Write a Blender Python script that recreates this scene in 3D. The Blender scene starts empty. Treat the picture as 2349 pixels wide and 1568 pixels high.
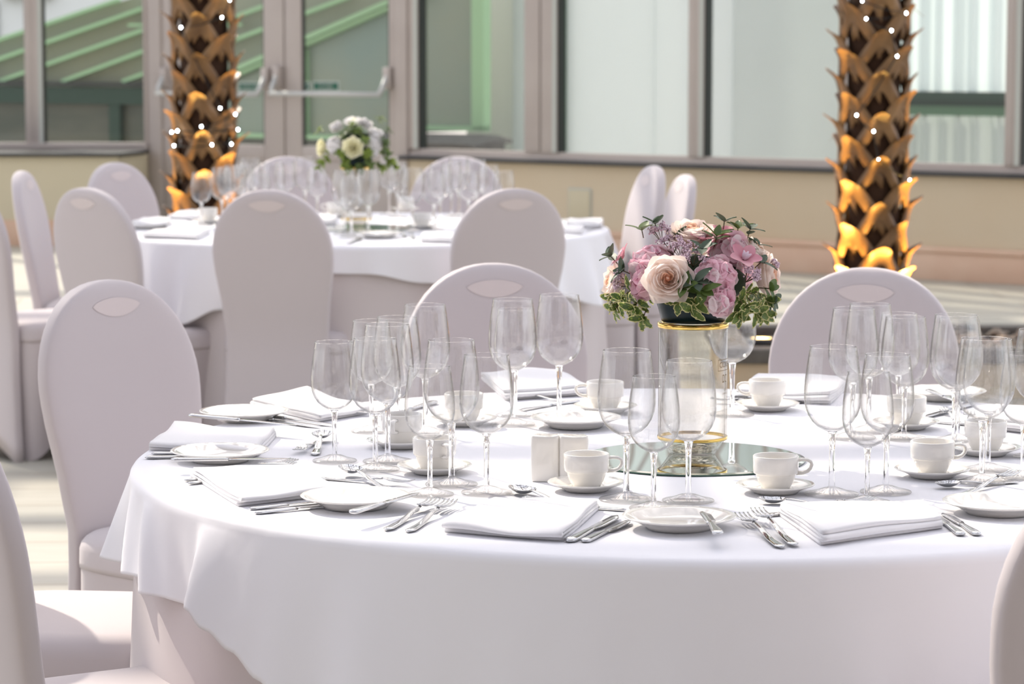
import bpy, math, random
from mathutils import Vector, Matrix
from math import sin, cos, pi, radians, sqrt, atan2

# ---------------------------------------------------------------- camera, world, sun
S = bpy.context.scene
COL = S.collection
F_PX = 6390.0
TILT = math.atan(694.0 / F_PX)
CAM_H = 1.44
cd = bpy.data.cameras.new('camera')
cam = bpy.data.objects.new('camera', cd)
COL.objects.link(cam)
cam.location = (0, 0, CAM_H)
cam.rotation_euler = (pi / 2 - TILT, 0, 0)
cd.sensor_width = 36.0
cd.lens = F_PX / 2349.0 * 36.0
cd.clip_end = 200
cd.dof.use_dof = True
cd.dof.focus_distance = 4.25
cd.dof.aperture_fstop = 9.0
S.camera = cam

W = bpy.data.worlds.new('daylight')
S.world = W
W.use_nodes = True
wn = W.node_tree
bg = wn.nodes['Background']
sky = wn.nodes.new('ShaderNodeTexSky')
sky.sky_type = 'NISHITA'
sky.sun_disc = False
sky.sun_elevation = radians(42)
sky.air_density = 1.0
sky.dust_density = 3.0
mixw = wn.nodes.new('ShaderNodeMix')
mixw.data_type = 'RGBA'
mixw.inputs[0].default_value = 0.90
wn.links.new(sky.outputs[0], mixw.inputs[6])
mixw.inputs[7].default_value = (0.985, 0.955, 0.985, 1)
wn.links.new(mixw.outputs[2], bg.inputs[0])
bg.inputs[1].default_value = 1.05

sl = bpy.data.lights.new('sun', 'SUN')
sl.energy = 3.9
sl.angle = radians(0.9)
sl.color = (1.0, 0.91, 0.78)
sun = bpy.data.objects.new('sun', sl)
COL.objects.link(sun)
SUN_DIR = Vector((0.47, -0.64, -0.60)).normalized()      # direction the light travels
sun.rotation_euler = SUN_DIR.to_track_quat('-Z', 'Y').to_euler()

S.view_settings.view_transform = 'Standard'
S.view_settings.look = 'None'
S.view_settings.gamma = 1.0
S.view_settings.exposure = 0.25
S.view_settings.use_curve_mapping = False
cy = S.cycles
cy.max_bounces = 20
cy.diffuse_bounces = 3
cy.glossy_bounces = 5
cy.transmission_bounces = 12
cy.transparent_max_bounces = 40
cy.caustics_reflective = False
cy.caustics_refractive = False
cy.sample_clamp_indirect = 40.0
cy.blur_glossy = 0.5
cy.use_denoising = True

# ---------------------------------------------------------------- pixel helpers (camera rays met with real planes)
def ray(px, py):
    a = (px - 1174.5) / F_PX
    b = (784 - py) / F_PX
    ct, st = cos(TILT), sin(TILT)
    return Vector((a, ct + b * st, -st + b * ct))
def PZ(px, py, z=0.76):
    d = ray(px, py)
    t = (z - CAM_H) / d.z
    return Vector((d.x * t, d.y * t, z))
def PY(px, py, Y):
    d = ray(px, py)
    t = Y / d.y
    return Vector((d.x * t, Y, CAM_H + d.z * t))
def PW(px, py, p0, n):
    d = ray(px, py)
    c = Vector((0, 0, CAM_H))
    t = (p0 - c).dot(n) / d.dot(n)
    return c + d * t

# ---------------------------------------------------------------- materials
def mat(name, col, rough=0.5, metal=0.0, spec=0.5, sheen=0.0, bump=None, var=None, emis=None, trans=0.0, ior=1.45, coat=0.0, sub=0.0):
    m = bpy.data.materials.new(name)
    m.use_nodes = True
    nt = m.node_tree
    p = nt.nodes['Principled BSDF']
    p.inputs['Base Color'].default_value = (*col, 1)
    p.inputs['Roughness'].default_value = rough
    p.inputs['Metallic'].default_value = metal
    p.inputs['Specular IOR Level'].default_value = spec
    p.inputs['Sheen Weight'].default_value = sheen
    p.inputs['IOR'].default_value = ior
    p.inputs['Transmission Weight'].default_value = trans
    p.inputs['Coat Weight'].default_value = coat
    tc = None
    if bump or var:
        tc = nt.nodes.new('ShaderNodeTexCoord')
    if bump:
        sc, st = bump[:2]
        nz = nt.nodes.new('ShaderNodeTexNoise')
        nz.inputs['Scale'].default_value = sc
        nz.inputs['Detail'].default_value = 4
        mp = nt.nodes.new('ShaderNodeMapping')
        if len(bump) > 2:
            mp.inputs['Scale'].default_value = bump[2]
        nt.links.new(tc.outputs['Object'], mp.inputs[0])
        nt.links.new(mp.outputs[0], nz.inputs[0])
        bp = nt.nodes.new('ShaderNodeBump')
        bp.inputs['Strength'].default_value = st
        bp.inputs['Distance'].default_value = 0.01
        nt.links.new(nz.outputs[0], bp.inputs['Height'])
        nt.links.new(bp.outputs[0], p.inputs['Normal'])
    if var:
        sc, c2 = var[:2]
        nz = nt.nodes.new('ShaderNodeTexNoise')
        nz.inputs['Scale'].default_value = sc
        nz.inputs['Detail'].default_value = 5
        mp = nt.nodes.new('ShaderNodeMapping')
        if len(var) > 2:
            mp.inputs['Scale'].default_value = var[2]
        nt.links.new(tc.outputs['Object'], mp.inputs[0])
        nt.links.new(mp.outputs[0], nz.inputs[0])
        rp = nt.nodes.new('ShaderNodeValToRGB')
        rp.color_ramp.elements[0].position = 0.35
        rp.color_ramp.elements[1].position = 0.68
        rp.color_ramp.elements[0].color = (*col, 1)
        rp.color_ramp.elements[1].color = (*c2, 1)
        nt.links.new(nz.outputs[0], rp.inputs[0])
        nt.links.new(rp.outputs[0], p.inputs['Base Color'])
    if emis:
        p.inputs['Emission Color'].default_value = (*emis[0], 1)
        p.inputs['Emission Strength'].default_value = emis[1]
    if sub:
        # thin fabric or petal: some light passes through
        tr = nt.nodes.new('ShaderNodeBsdfTranslucent')
        tr.inputs[0].default_value = (*col, 1)
        mx = nt.nodes.new('ShaderNodeMixShader')
        mx.inputs[0].default_value = sub
        out = nt.nodes['Material Output']
        nt.links.new(p.outputs[0], mx.inputs[1])
        nt.links.new(tr.outputs[0], mx.inputs[2])
        nt.links.new(mx.outputs[0], out.inputs[0])
    return m

def thin_glass(name, tint=(1, 1, 1), edge=0.62, lo=0.035, power=3.5, rough=0.0, dark=0.45, specks=0):
    """thin walled glass: passes light straight on, mirrors more at grazing angles"""
    m = bpy.data.materials.new(name)
    m.use_nodes = True
    nt = m.node_tree
    nt.nodes.remove(nt.nodes['Principled BSDF'])
    out = nt.nodes['Material Output']
    lw = nt.nodes.new('ShaderNodeLayerWeight')
    lw.inputs['Blend'].default_value = 0.5
    pw = nt.nodes.new('ShaderNodeMath'); pw.operation = 'POWER'
    pw.inputs[1].default_value = power
    nt.links.new(lw.outputs['Facing'], pw.inputs[0])
    mr = nt.nodes.new('ShaderNodeMapRange')
    mr.inputs['To Min'].default_value = lo
    mr.inputs['To Max'].default_value = edge
    nt.links.new(pw.outputs[0], mr.inputs['Value'])
    tr = nt.nodes.new('ShaderNodeBsdfTransparent')
    p2 = nt.nodes.new('ShaderNodeMath'); p2.operation = 'POWER'; p2.inputs[1].default_value = power + 1.2
    nt.links.new(lw.outputs['Facing'], p2.inputs[0])
    tc_ = nt.nodes.new('ShaderNodeMix'); tc_.data_type = 'RGBA'
    nt.links.new(p2.outputs[0], tc_.inputs[0])
    tc_.inputs[6].default_value = (*tint, 1)
    tc_.inputs[7].default_value = (tint[0] * dark, tint[1] * dark * .97, tint[2] * dark * .93, 1)
    nt.links.new(tc_.outputs[2], tr.inputs[0])
    g1 = nt.nodes.new('ShaderNodeBsdfGlossy'); g1.inputs['Roughness'].default_value = rough
    g2 = nt.nodes.new('ShaderNodeBsdfGlossy'); g2.inputs['Roughness'].default_value = 0.16
    gl = nt.nodes.new('ShaderNodeMixShader'); gl.inputs[0].default_value = 0.3
    nt.links.new(g1.outputs[0], gl.inputs[1]); nt.links.new(g2.outputs[0], gl.inputs[2])
    mx = nt.nodes.new('ShaderNodeMixShader')
    nt.links.new(mr.outputs[0], mx.inputs[0])
    nt.links.new(tr.outputs[0], mx.inputs[1])
    nt.links.new(gl.outputs[0], mx.inputs[2])
    if specks:
        # dried water specks: tiny facets tilted at random, each catching the sun its own way
        tcs = nt.nodes.new('ShaderNodeTexCoord'); vo = nt.nodes.new('ShaderNodeTexVoronoi')
        vo.inputs['Scale'].default_value = specks
        nt.links.new(tcs.outputs['Object'], vo.inputs['Vector'])
        lt = nt.nodes.new('ShaderNodeMath'); lt.operation = 'LESS_THAN'; lt.inputs[1].default_value = 0.22
        nt.links.new(vo.outputs['Distance'], lt.inputs[0])
        ml = nt.nodes.new('ShaderNodeMath'); ml.operation = 'MULTIPLY'; ml.inputs[1].default_value = 0.055
        nt.links.new(lt.outputs[0], ml.inputs[0])
        sb = nt.nodes.new('ShaderNodeVectorMath'); sb.operation = 'SUBTRACT'; sb.inputs[1].default_value = (.5, .5, .5)
        nt.links.new(vo.outputs['Color'], sb.inputs[0])
        sc_ = nt.nodes.new('ShaderNodeVectorMath'); sc_.operation = 'SCALE'; sc_.inputs['Scale'].default_value = 1.1
        nt.links.new(sb.outputs[0], sc_.inputs[0])
        ge = nt.nodes.new('ShaderNodeNewGeometry')
        ad = nt.nodes.new('ShaderNodeVectorMath'); ad.operation = 'ADD'
        nt.links.new(sc_.outputs[0], ad.inputs[0]); nt.links.new(ge.outputs['Normal'], ad.inputs[1])
        no = nt.nodes.new('ShaderNodeVectorMath'); no.operation = 'NORMALIZE'
        nt.links.new(ad.outputs[0], no.inputs[0])
        g3 = nt.nodes.new('ShaderNodeBsdfGlossy'); g3.inputs['Roughness'].default_value = 0.12
        nt.links.new(no.outputs[0], g3.inputs['Normal'])
        m3 = nt.nodes.new('ShaderNodeMixShader')
        nt.links.new(ml.outputs[0], m3.inputs[0]); nt.links.new(mx.outputs[0], m3.inputs[1]); nt.links.new(g3.outputs[0], m3.inputs[2])
        mx = m3
    nt.links.new(mx.outputs[0], out.inputs[0])
    return m

M = {}
M['cloth'] = mat('table_linen', (0.88, 0.875, 0.91), 0.75, sheen=0.15, bump=(4, 0.5), spec=0.2)
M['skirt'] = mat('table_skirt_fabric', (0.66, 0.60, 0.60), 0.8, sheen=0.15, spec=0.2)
M['napkin'] = mat('napkin_linen', (0.87, 0.855, 0.86), 0.8, sheen=0.2, bump=(160, 0.06), spec=0.2)
M['spandex'] = mat('stretch_cover_fabric', (0.575, 0.52, 0.53), 0.6, sheen=0.25, bump=(12, 0.04), spec=0.3)
M['spandex_lit_tint'] = mat('stretch_cover_lit_tint', (0.68, 0.60, 0.59), 0.6, sheen=0.2, spec=0.3)  # paler tint paints daylight coming through the cover at the handhold
M['china'] = mat('white_china', (0.88, 0.85, 0.80), 0.12, coat=0.6, spec=0.5)
M['steel'] = mat('polished_steel', (0.60, 0.60, 0.605), 0.06, metal=1.0)
M['glass'] = thin_glass('thin_clear_glass', (0.992, 0.992, 0.992), edge=0.9, lo=0.055, power=3.6, dark=0.32, specks=260)
M['glass_foot'] = thin_glass('clear_glass_foot', (0.96, 0.96, 0.96), edge=0.45, lo=0.07, power=2.4, dark=0.75)
M['glass_solid'] = mat('solid_clear_glass', (1, 1, 1), 0.0, trans=1.0, ior=1.45)
M['acrylic'] = thin_glass('clear_acrylic', (0.96, 0.955, 0.94), edge=0.6, lo=0.04, power=3.4, specks=220)
M['gold'] = mat('gold_ring', (0.83, 0.56, 0.16), 0.15, metal=1.0)
M['ink'] = mat('bronze_print', (0.23, 0.15, 0.07), 0.4)
M['mirror'] = mat('mirror_glass', (0.80, 0.86, 0.82), 0.01, metal=1.0)
M['mirror_edge'] = mat('mirror_edge_green', (0.015, 0.075, 0.045), 0.1, coat=0.5)
M['bowl'] = mat('dark_teal_plastic', (0.003, 0.014, 0.018), 0.3, spec=0.25)
M['rose'] = mat('blush_rose_petal', (0.96, 0.85, 0.78), 0.55, sub=0.5, spec=0.25)
M['rose_core'] = mat('peach_rose_heart', (0.95, 0.66, 0.50), 0.55, sub=0.5)
M['rose_white'] = mat('cream_rose_petal', (0.93, 0.90, 0.66), 0.55, sub=0.4)
M['white_petal'] = mat('white_petal', (0.94, 0.92, 0.90), 0.6, sub=0.4)
M['hyd'] = mat('pink_hydrangea_petal', (0.95, 0.64, 0.74), 0.55, sub=0.5, var=(28, (0.96, 0.82, 0.80)), spec=0.25)
M['hyd_pale'] = mat('pale_hydrangea_petal', (0.96, 0.84, 0.86), 0.55, sub=0.35, spec=0.25)
M['orchid'] = mat('orchid_petal', (0.72, 0.30, 0.38), 0.5, sub=0.3, var=(22, (0.86, 0.52, 0.55)))
M['lilac'] = mat('lilac_buds', (0.66, 0.50, 0.58), 0.7)
M['leaf'] = mat('dark_leaf', (0.07, 0.12, 0.03), 0.4, sub=0.25, var=(25, (0.16, 0.23, 0.05)))
M['leaf_bright'] = mat('bright_leaf', (0.26, 0.34, 0.06), 0.45, sub=0.3, var=(30, (0.09, 0.15, 0.03)))
M['leaf_cream'] = mat('cream_leaf_margin', (0.66, 0.62, 0.30), 0.5, sub=0.3)
M['euc'] = mat('grey_green_leaf', (0.08, 0.12, 0.075), 0.5, sub=0.15)
M['stem'] = mat('brown_stem', (0.10, 0.07, 0.03), 0.6)
M['moss'] = mat('flower_foam_moss', (0.02, 0.035, 0.012), 0.9)
M['palm'] = mat('palm_boot_brown', (0.13, 0.064, 0.022), 0.45, bump=(30, 0.3, (1, 1, 0.3)), var=(7, (0.28, 0.155, 0.060), (1, 1, 0.5)))
M['palm_dark'] = mat('palm_fibre', (0.045, 0.018, 0.006), 0.9, bump=(60, 0.8, (1, 1, 0.2)))
M['cable'] = mat('dark_cable', (0.01, 0.01, 0.01), 0.6)
M['bulb'] = mat('lit_bulb', (1, 1, 1), 0.3, emis=((0.85, 0.93, 1.0), 30))
M['lamp'] = mat('uplight_lens', (1, 0.8, 0.4), 0.3, emis=((1.0, 0.62, 0.22), 12))
M['slate'] = mat('slate_dark', (0.045, 0.045, 0.045), 0.5, bump=(20, 0.2))
M['stone'] = mat('dark_stone', (0.10, 0.09, 0.08), 0.6, var=(12, (0.15, 0.14, 0.12)))
M['pebble'] = mat('pebbles', (0.36, 0.29, 0.22), 0.6, var=(4, (0.10, 0.08, 0.06)))
M['wall'] = mat('beige_plaster', (0.63, 0.50, 0.34), 0.85, var=(0.7, (0.66, 0.56, 0.41)))
M['room_dark'] = mat('grey_room_paint', (0.24, 0.23, 0.26), 0.7)
M['wall_left'] = mat('greenish_beige_plaster', (0.62, 0.55, 0.39), 0.85)
M['skirting'] = mat('terracotta_skirting', (0.68, 0.45, 0.32), 0.7, var=(3, (0.74, 0.53, 0.39)))
M['frame'] = mat('mauve_grey_frame', (0.46, 0.40, 0.365), 0.45, var=(2, (0.51, 0.45, 0.41)))
M['frame_light'] = mat('light_frame_reveal', (0.50, 0.52, 0.47), 0.4)
M['gasket'] = mat('black_gasket', (0.03, 0.035, 0.03), 0.6)
M['pane'] = thin_glass('window_pane', (0.96, 0.985, 0.97), edge=0.6, lo=0.05, power=3)
M['bar'] = mat('grey_white_bar', (0.55, 0.55, 0.53), 0.35)
M['sign_green'] = mat('sign_green', (0.02, 0.12, 0.07), 0.5)
M['sign_white'] = mat('sign_white', (0.45, 0.50, 0.45), 0.5)
M['g_frame'] = mat('pale_green_paint', (0.36, 0.58, 0.33), 0.5)
M['g_dark'] = mat('dark_green_paint', (0.018, 0.05, 0.03), 0.6)
M['g_mid'] = mat('mid_green_paint', (0.11, 0.22, 0.13), 0.5)
M['olive'] = mat('olive_glazing', (0.27, 0.28, 0.19), 0.35, var=(0.8, (0.23, 0.27, 0.20)))
M['olive_dark'] = mat('dark_olive_panel', (0.05, 0.065, 0.045), 0.4, var=(1.2, (0.12, 0.12, 0.085), (0.4, 1, 3)))
M['teal'] = mat('grey_teal_glazing', (0.22, 0.30, 0.26), 0.25, var=(0.9, (0.28, 0.31, 0.23)))
M['frost'] = mat('frosted_white_panel', (0.82, 0.86, 0.86), 0.6, var=(0.6, (0.90, 0.92, 0.92), (1.5, 1.5, 0.4)), sub=0.5)
M['frost2'] = mat('frosted_grey_panel', (0.70, 0.74, 0.73), 0.6, var=(0.5, (0.88, 0.91, 0.91)), sub=0.5)
M['white_ext'] = mat('white_render', (0.92, 0.93, 0.90), 0.8)
M['yard'] = mat('yard_paving', (0.24, 0.24, 0.21), 0.9)
M['roofbar'] = mat('grey_roof_steel', (0.22, 0.23, 0.23), 0.5)

# floor : pale boards with joints
def floor_mat():
    m = mat('pale_floor_tiles', (0.62, 0.57, 0.47), 0.5)
    nt = m.node_tree
    p = nt.nodes['Principled BSDF']
    tc = nt.nodes.new('ShaderNodeTexCoord')
    mp = nt.nodes.new('ShaderNodeMapping')
    mp.inputs['Rotation'].default_value = (0, 0, radians(-4))
    br = nt.nodes.new('ShaderNodeTexBrick')
    br.inputs['Scale'].default_value = 1.0
    br.inputs['Brick Width'].default_value = 1.1
    br.inputs['Row Height'].default_value = 0.32
    br.inputs['Mortar Size'].default_value = 0.006
    br.inputs['Color1'].default_value = (0.54, 0.51, 0.43, 1)
    br.inputs['Color2'].default_value = (0.49, 0.475, 0.41, 1)
    br.inputs['Mortar'].default_value = (0.32, 0.27, 0.21, 1)
    nz = nt.nodes.new('ShaderNodeTexNoise'); nz.inputs['Scale'].default_value = 3.0; nz.inputs['Detail'].default_value = 6
    mp2 = nt.nodes.new('ShaderNodeMapping'); mp2.inputs['Scale'].default_value = (1, 5, 1)
    nt.links.new(tc.outputs['Object'], mp2.inputs[0]); nt.links.new(mp2.outputs[0], nz.inputs[0])
    mx = nt.nodes.new('ShaderNodeMix'); mx.data_type = 'RGBA'; mx.blend_type = 'MULTIPLY'; mx.inputs[0].default_value = 0.5
    rp = nt.nodes.new('ShaderNodeValToRGB'); rp.color_ramp.elements[0].color = (0.72, 0.70, 0.66, 1); rp.color_ramp.elements[0].position = 0.3; rp.color_ramp.elements[1].position = 0.7
    nt.links.new(nz.outputs[0], rp.inputs[0])
    nt.links.new(tc.outputs['Object'], mp.inputs[0]); nt.links.new(mp.outputs[0], br.inputs[0])
    nt.links.new(br.outputs[0], mx.inputs[6]); nt.links.new(rp.outputs[0], mx.inputs[7])
    nt.links.new(mx.outputs[2], p.inputs['Base Color'])
    return m
M['floor'] = floor_mat()

# ---------------------------------------------------------------- mesh helpers
class MB:
    def __init__(self):
        self.v = []; self.f = []; self.m = []; self.cur = 0
    def add(self, vs, fs, mi=None):
        o = len(self.v)
        self.v += [tuple(x) for x in vs]
        self.f += [tuple(i + o for i in q) for q in fs]
        self.m += [self.cur if mi is None else mi] * len(fs)
    def box(self, c, s, R=None, bev=0.0, mi=None):
        hx, hy, hz = s[0] / 2, s[1] / 2, s[2] / 2
        c = Vector(c)
        if bev <= 0:
            P = [Vector((x, y, z)) for x in (-hx, hx) for y in (-hy, hy) for z in (-hz, hz)]
            if R: P = [R @ p for p in P]
            self.add([c + p for p in P], [(0, 1, 3, 2), (4, 6, 7, 5), (0, 4, 5, 1), (2, 3, 7, 6), (0, 2, 6, 4), (1, 5, 7, 3)], mi)
        else:
            b = min(bev, hx * .9, hy * .9, hz * .9)
            rings = []
            def ring(z, i):
                r = []
                for (sx, sy) in ((1, 1), (-1, 1), (-1, -1), (1, -1)):
                    a0 = {(1, 1): 0, (-1, 1): pi / 2, (-1, -1): pi, (1, -1): 1.5 * pi}[(sx, sy)]
                    for k in range(3):
                        a = a0 + k * pi / 4
                        r.append(Vector((sx * (hx - b) + (b - i) * cos(a), sy * (hy - b) + (b - i) * sin(a), z)))
                return r
            for z, i in ((-hz, b * .9), (-hz + b * .3, b * .3), (-hz + b, 0), (hz - b, 0), (hz - b * .3, b * .3), (hz, b * .9)):
                rr = ring(z, i)
                if R: rr = [R @ p for p in rr]
                rings.append([c + p for p in rr])
            self.loft(rings, True, True, mi)
    def loft(self, rings, cap0=False, cap1=False, mi=None, closed=True):
        n = len(rings[0]); vs = [p for r in rings for p in r]; fs = []
        for k in range(len(rings) - 1):
            for i in range(n if closed else n - 1):
                j = (i + 1) % n
                fs.append((k * n + i, k * n + j, (k + 1) * n + j, (k + 1) * n + i))
        if cap0: fs.append(tuple(range(n - 1, -1, -1)))
        if cap1: fs.append(tuple((len(rings) - 1) * n + i for i in range(n)))
        self.add(vs, fs, mi)
    def lathe(self, prof, seg=32, c=(0, 0, 0), mi=None, sx=1, sy=1):
        c = Vector(c)
        vs = []; fs = []; idx = []
        for (r, z) in prof:
            if r < 1e-6:
                idx.append([len(vs)]); vs.append(c + Vector((0, 0, z)))
            else:
                idx.append(list(range(len(vs), len(vs) + seg)))
                vs += [c + Vector((sx * r * cos(2 * pi * i / seg), sy * r * sin(2 * pi * i / seg), z)) for i in range(seg)]
        for a, b in zip(idx[:-1], idx[1:]):
            for i in range(seg):
                j = (i + 1) % seg
                if len(a) == 1 and len(b) == 1: continue
                if len(a) == 1: fs.append((a[0], b[j], b[i]))
                elif len(b) == 1: fs.append((a[i], a[j], b[0]))
                else: fs.append((a[i], a[j], b[j], b[i]))
        self.add(vs, fs, mi)
    def tube(self, path, r, seg=8, mi=None, caps=True, ell=None):
        P = [Vector(p) for p in path]
        rings = []
        up = Vector((0, 0, 1)); s = None
        for k, p in enumerate(P):
            t = (P[min(k + 1, len(P) - 1)] - P[max(k - 1, 0)]).normalized()
            s = t.cross(up) if s is None else s - t * s.dot(t)
            if s.length < 1e-3: s = t.cross(Vector((1, 0, 0)))
            s.normalize(); u = s.cross(t).normalized()
            rr = r[k] if isinstance(r, (list, tuple)) else r
            ea, eb = (rr, rr) if not ell else (rr * ell[0], rr * ell[1])
            rings.append([p + s * (ea * cos(2 * pi * i / seg)) + u * (eb * sin(2 * pi * i / seg)) for i in range(seg)])
        self.loft(rings, caps, caps, mi)
    def grid(self, fn, nu, nv, mi=None, mfn=None):
        vs = [fn(i / nu, j / nv) for i in range(nu + 1) for j in range(nv + 1)]
        if mfn is None:
            self.add(vs, [(i * (nv + 1) + j, (i + 1) * (nv + 1) + j, (i + 1) * (nv + 1) + j + 1, i * (nv + 1) + j + 1) for i in range(nu) for j in range(nv)], mi)
        else:
            o = len(self.v); self.v += [tuple(x) for x in vs]
            for i in range(nu):
                for j in range(nv):
                    self.f.append((o + i * (nv + 1) + j, o + (i + 1) * (nv + 1) + j, o + (i + 1) * (nv + 1) + j + 1, o + i * (nv + 1) + j + 1))
                    self.m.append(mfn(i, j))
    def obj(self, name, mats, parent=None, smooth=True, auto=None):
        me = bpy.data.meshes.new(name)
        me.from_pydata(self.v, [], self.f)
        if not isinstance(mats, (list, tuple)): mats = [mats]
        for m in mats: me.materials.append(M[m] if isinstance(m, str) else m)
        me.polygons.foreach_set('material_index', self.m)
        if smooth: me.polygons.foreach_set('use_smooth', [True] * len(me.polygons))
        me.validate(); me.update()
        if smooth and auto:
            me.set_sharp_from_angle(angle=radians(auto))
        o = bpy.data.objects.new(name, me)
        COL.objects.link(o)
        if parent: o.parent = parent
        return o

def thing(name, label, cat, loc=(0, 0, 0), rz=0.0, group=None, rot=None):
    o = bpy.data.objects.new(name, None)
    COL.objects.link(o)
    o.location = loc
    o.rotation_euler = rot if rot else (0, 0, rz)
    o.empty_display_size = 0.05
    o['label'] = label; o['category'] = cat
    if group: o['group'] = group
    return o
def tag(o, label, cat, group=None, kind=None):
    o['label'] = label; o['category'] = cat
    if group: o['group'] = group
    if kind: o['kind'] = kind
    return o
def copy_tree(src, label, loc, rz=0.0, group=None, rot=None, scale=None):
    def rec(o, par):
        c = o.copy(); COL.objects.link(c)
        if par is not None: c.parent = par
        for ch in list(o.children):
            rec(ch, c)
        return c
    r = rec(src, None)
    r.location = loc; r.rotation_euler = rot if rot else (0, 0, rz)
    if scale: r.scale = scale
    r['label'] = label
    if group: r['group'] = group
    return r
def smoothstep(x):
    x = max(0, min(1, x)); return x * x * (3 - 2 * x)
def interp(tab, x):
    for (a, va), (b, vb) in zip(tab[:-1], tab[1:]):
        if a <= x <= b:
            t = smoothstep((x - a) / (b - a)) if b > a else 0
            return va + (vb - va) * t
    return tab[0][1] if x < tab[0][0] else tab[-1][1]
def struct(o):
    o['kind'] = 'structure'; return o

# ================================================================= SETTING
b = MB(); b.box((1, 11, -0.05), (16, 26, 0.1))
struct(b.obj('floor', 'floor', smooth=False))

# wall lines met from the sill line
A_R = PZ(2349, 400, 0.65)
B_R = PZ(935, 357, 0.65)
uR = (B_R - A_R); uR.z = 0; uR.normalize()          # runs from right to left
nR = Vector((uR.y, -uR.x, 0))
if nR.y > 0: nR = -nR                                # towards the room
class Plane:
    def __init__(self, p0, u, n):
        self.p0 = Vector((p0.x, p0.y, 0)); self.u = u; self.n = n
        self.R = Matrix((u, n, Vector((0, 0, 1)))).transposed()
    def s(self, px, py=200, off=0.0):
        p = PW(px, py, self.p0 + self.n * off, self.n)
        return (p - self.p0).dot(self.u)
    def z(self, px, py, off=0.0):
        return PW(px, py, self.p0 + self.n * off, self.n).z
    def pt(self, s, n, z): return self.p0 + self.u * s + self.n * n + Vector((0, 0, z))
    def box(self, b, s0, s1, n0, n1, z0, z1, bev=0, mi=None):
        b.box(self.pt((s0 + s1) / 2, (n0 + n1) / 2, (z0 + z1) / 2), (abs(s1 - s0), abs(n1 - n0), abs(z1 - z0)), self.R, bev, mi)
WR = Plane(B_R, -uR, nR)        # s grows to the right, s=0 at the door jamb
SMAX = 7.0
TOPZ = 3.9
# wall under the windows, right
b = MB(); WR.box(b, -0.02, SMAX, -0.25, 0.0, 0, 0.63)
struct(b.obj('wall_right', 'wall', smooth=False))
b = MB(); WR.box(b, 0.0, SMAX, 0.0, 0.022, 0, 0.165, 0.004); WR.box(b, 0.0, SMAX, 0.0, 0.035, 0.165, 0.20, 0.008)
struct(b.obj('baseboard_right', 'skirting'))
b = MB(); WR.box(b, -0.05, SMAX, -0.25, 0.05, 0.625, 0.65, 0.005)
struct(b.obj('trim_1', 'slate'))
b = MB(); WR.box(b, -0.05, SMAX, -0.14, 0.0, TOPZ, TOPZ + 0.25)
struct(b.obj('trim_2', 'frame', smooth=False))
# bottom rail
b = MB(); WR.box(b, -0.05, SMAX, -0.12, 0.0, 0.65, 0.675, 0.004); WR.box(b, -0.05, SMAX, -0.10, -0.02, 0.675, 0.70, 0.004)
struct(b.obj('trim_3', 'frame'))

def window(n, wall, s0, s1, z0, z1, fl, fr, gasket='l', tone=None):
    """one glazed bay: stiles fl/fr wide inside s0..s1, pane between"""
    root = bpy.data.objects.new('window_%d' % n, None); COL.objects.link(root); struct(root)
    b = MB()
    if fl: wall.box(b, s0, s0 + fl, -0.10, 0.0, z0, z1, 0.004)
    if fr: wall.box(b, s1 - fr, s1, -0.10, 0.0, z0, z1, 0.004)
    wall.box(b, s0, s1, -0.10, 0.0, z1 - 0.05, z1, 0.004)
    b.obj('frame', 'frame', root)
    b = MB()
    g = 0.012
    wall.box(b, s0 + fl, s0 + fl + g, -0.09, -0.015, z0, z1)
    wall.box(b, s1 - fr - g * .5, s1 - fr, -0.09, -0.03, z0, z1)
    b.obj('gasket', 'gasket', root, smooth=False)
    b = MB()
    wall.box(b, s0 + fl - 0.03, s0 + fl - 0.001, -0.095, 0.004, z0, z1)
    b.obj('reveal', 'frame_light', root, smooth=False)
    b = MB(); b.add([wall.pt(s0 + fl, -0.06, z0), wall.pt(s1 - fr, -0.06, z0), wall.pt(s1 - fr, -0.06, z1), wall.pt(s0 + fl, -0.06, z1)], [(0, 1, 2, 3)])
    b.obj('pane', 'pane', root, smooth=False)
    return root
def sx(x): return WR.s(x, 200)
ZB = 0.70
window(1, WR, sx(935), sx(1237), ZB, TOPZ, sx(957) - sx(935), sx(1237) - sx(1202))
window(2, WR, sx(1240), sx(1594), ZB, TOPZ, sx(1276) - sx(1240), sx(1594) - sx(1578))
window(3, WR, sx(1594), sx(1946), ZB, TOPZ, sx(1613) - sx(1594), sx(1946) - sx(1930))
window(4, WR, sx(1946), sx(2325), ZB, TOPZ, sx(1962) - sx(1946), sx(2325) - sx(2306))
window(5, WR, sx(2325), sx(2680), ZB, TOPZ, sx(2341) - sx(2325), 0.05)

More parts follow.
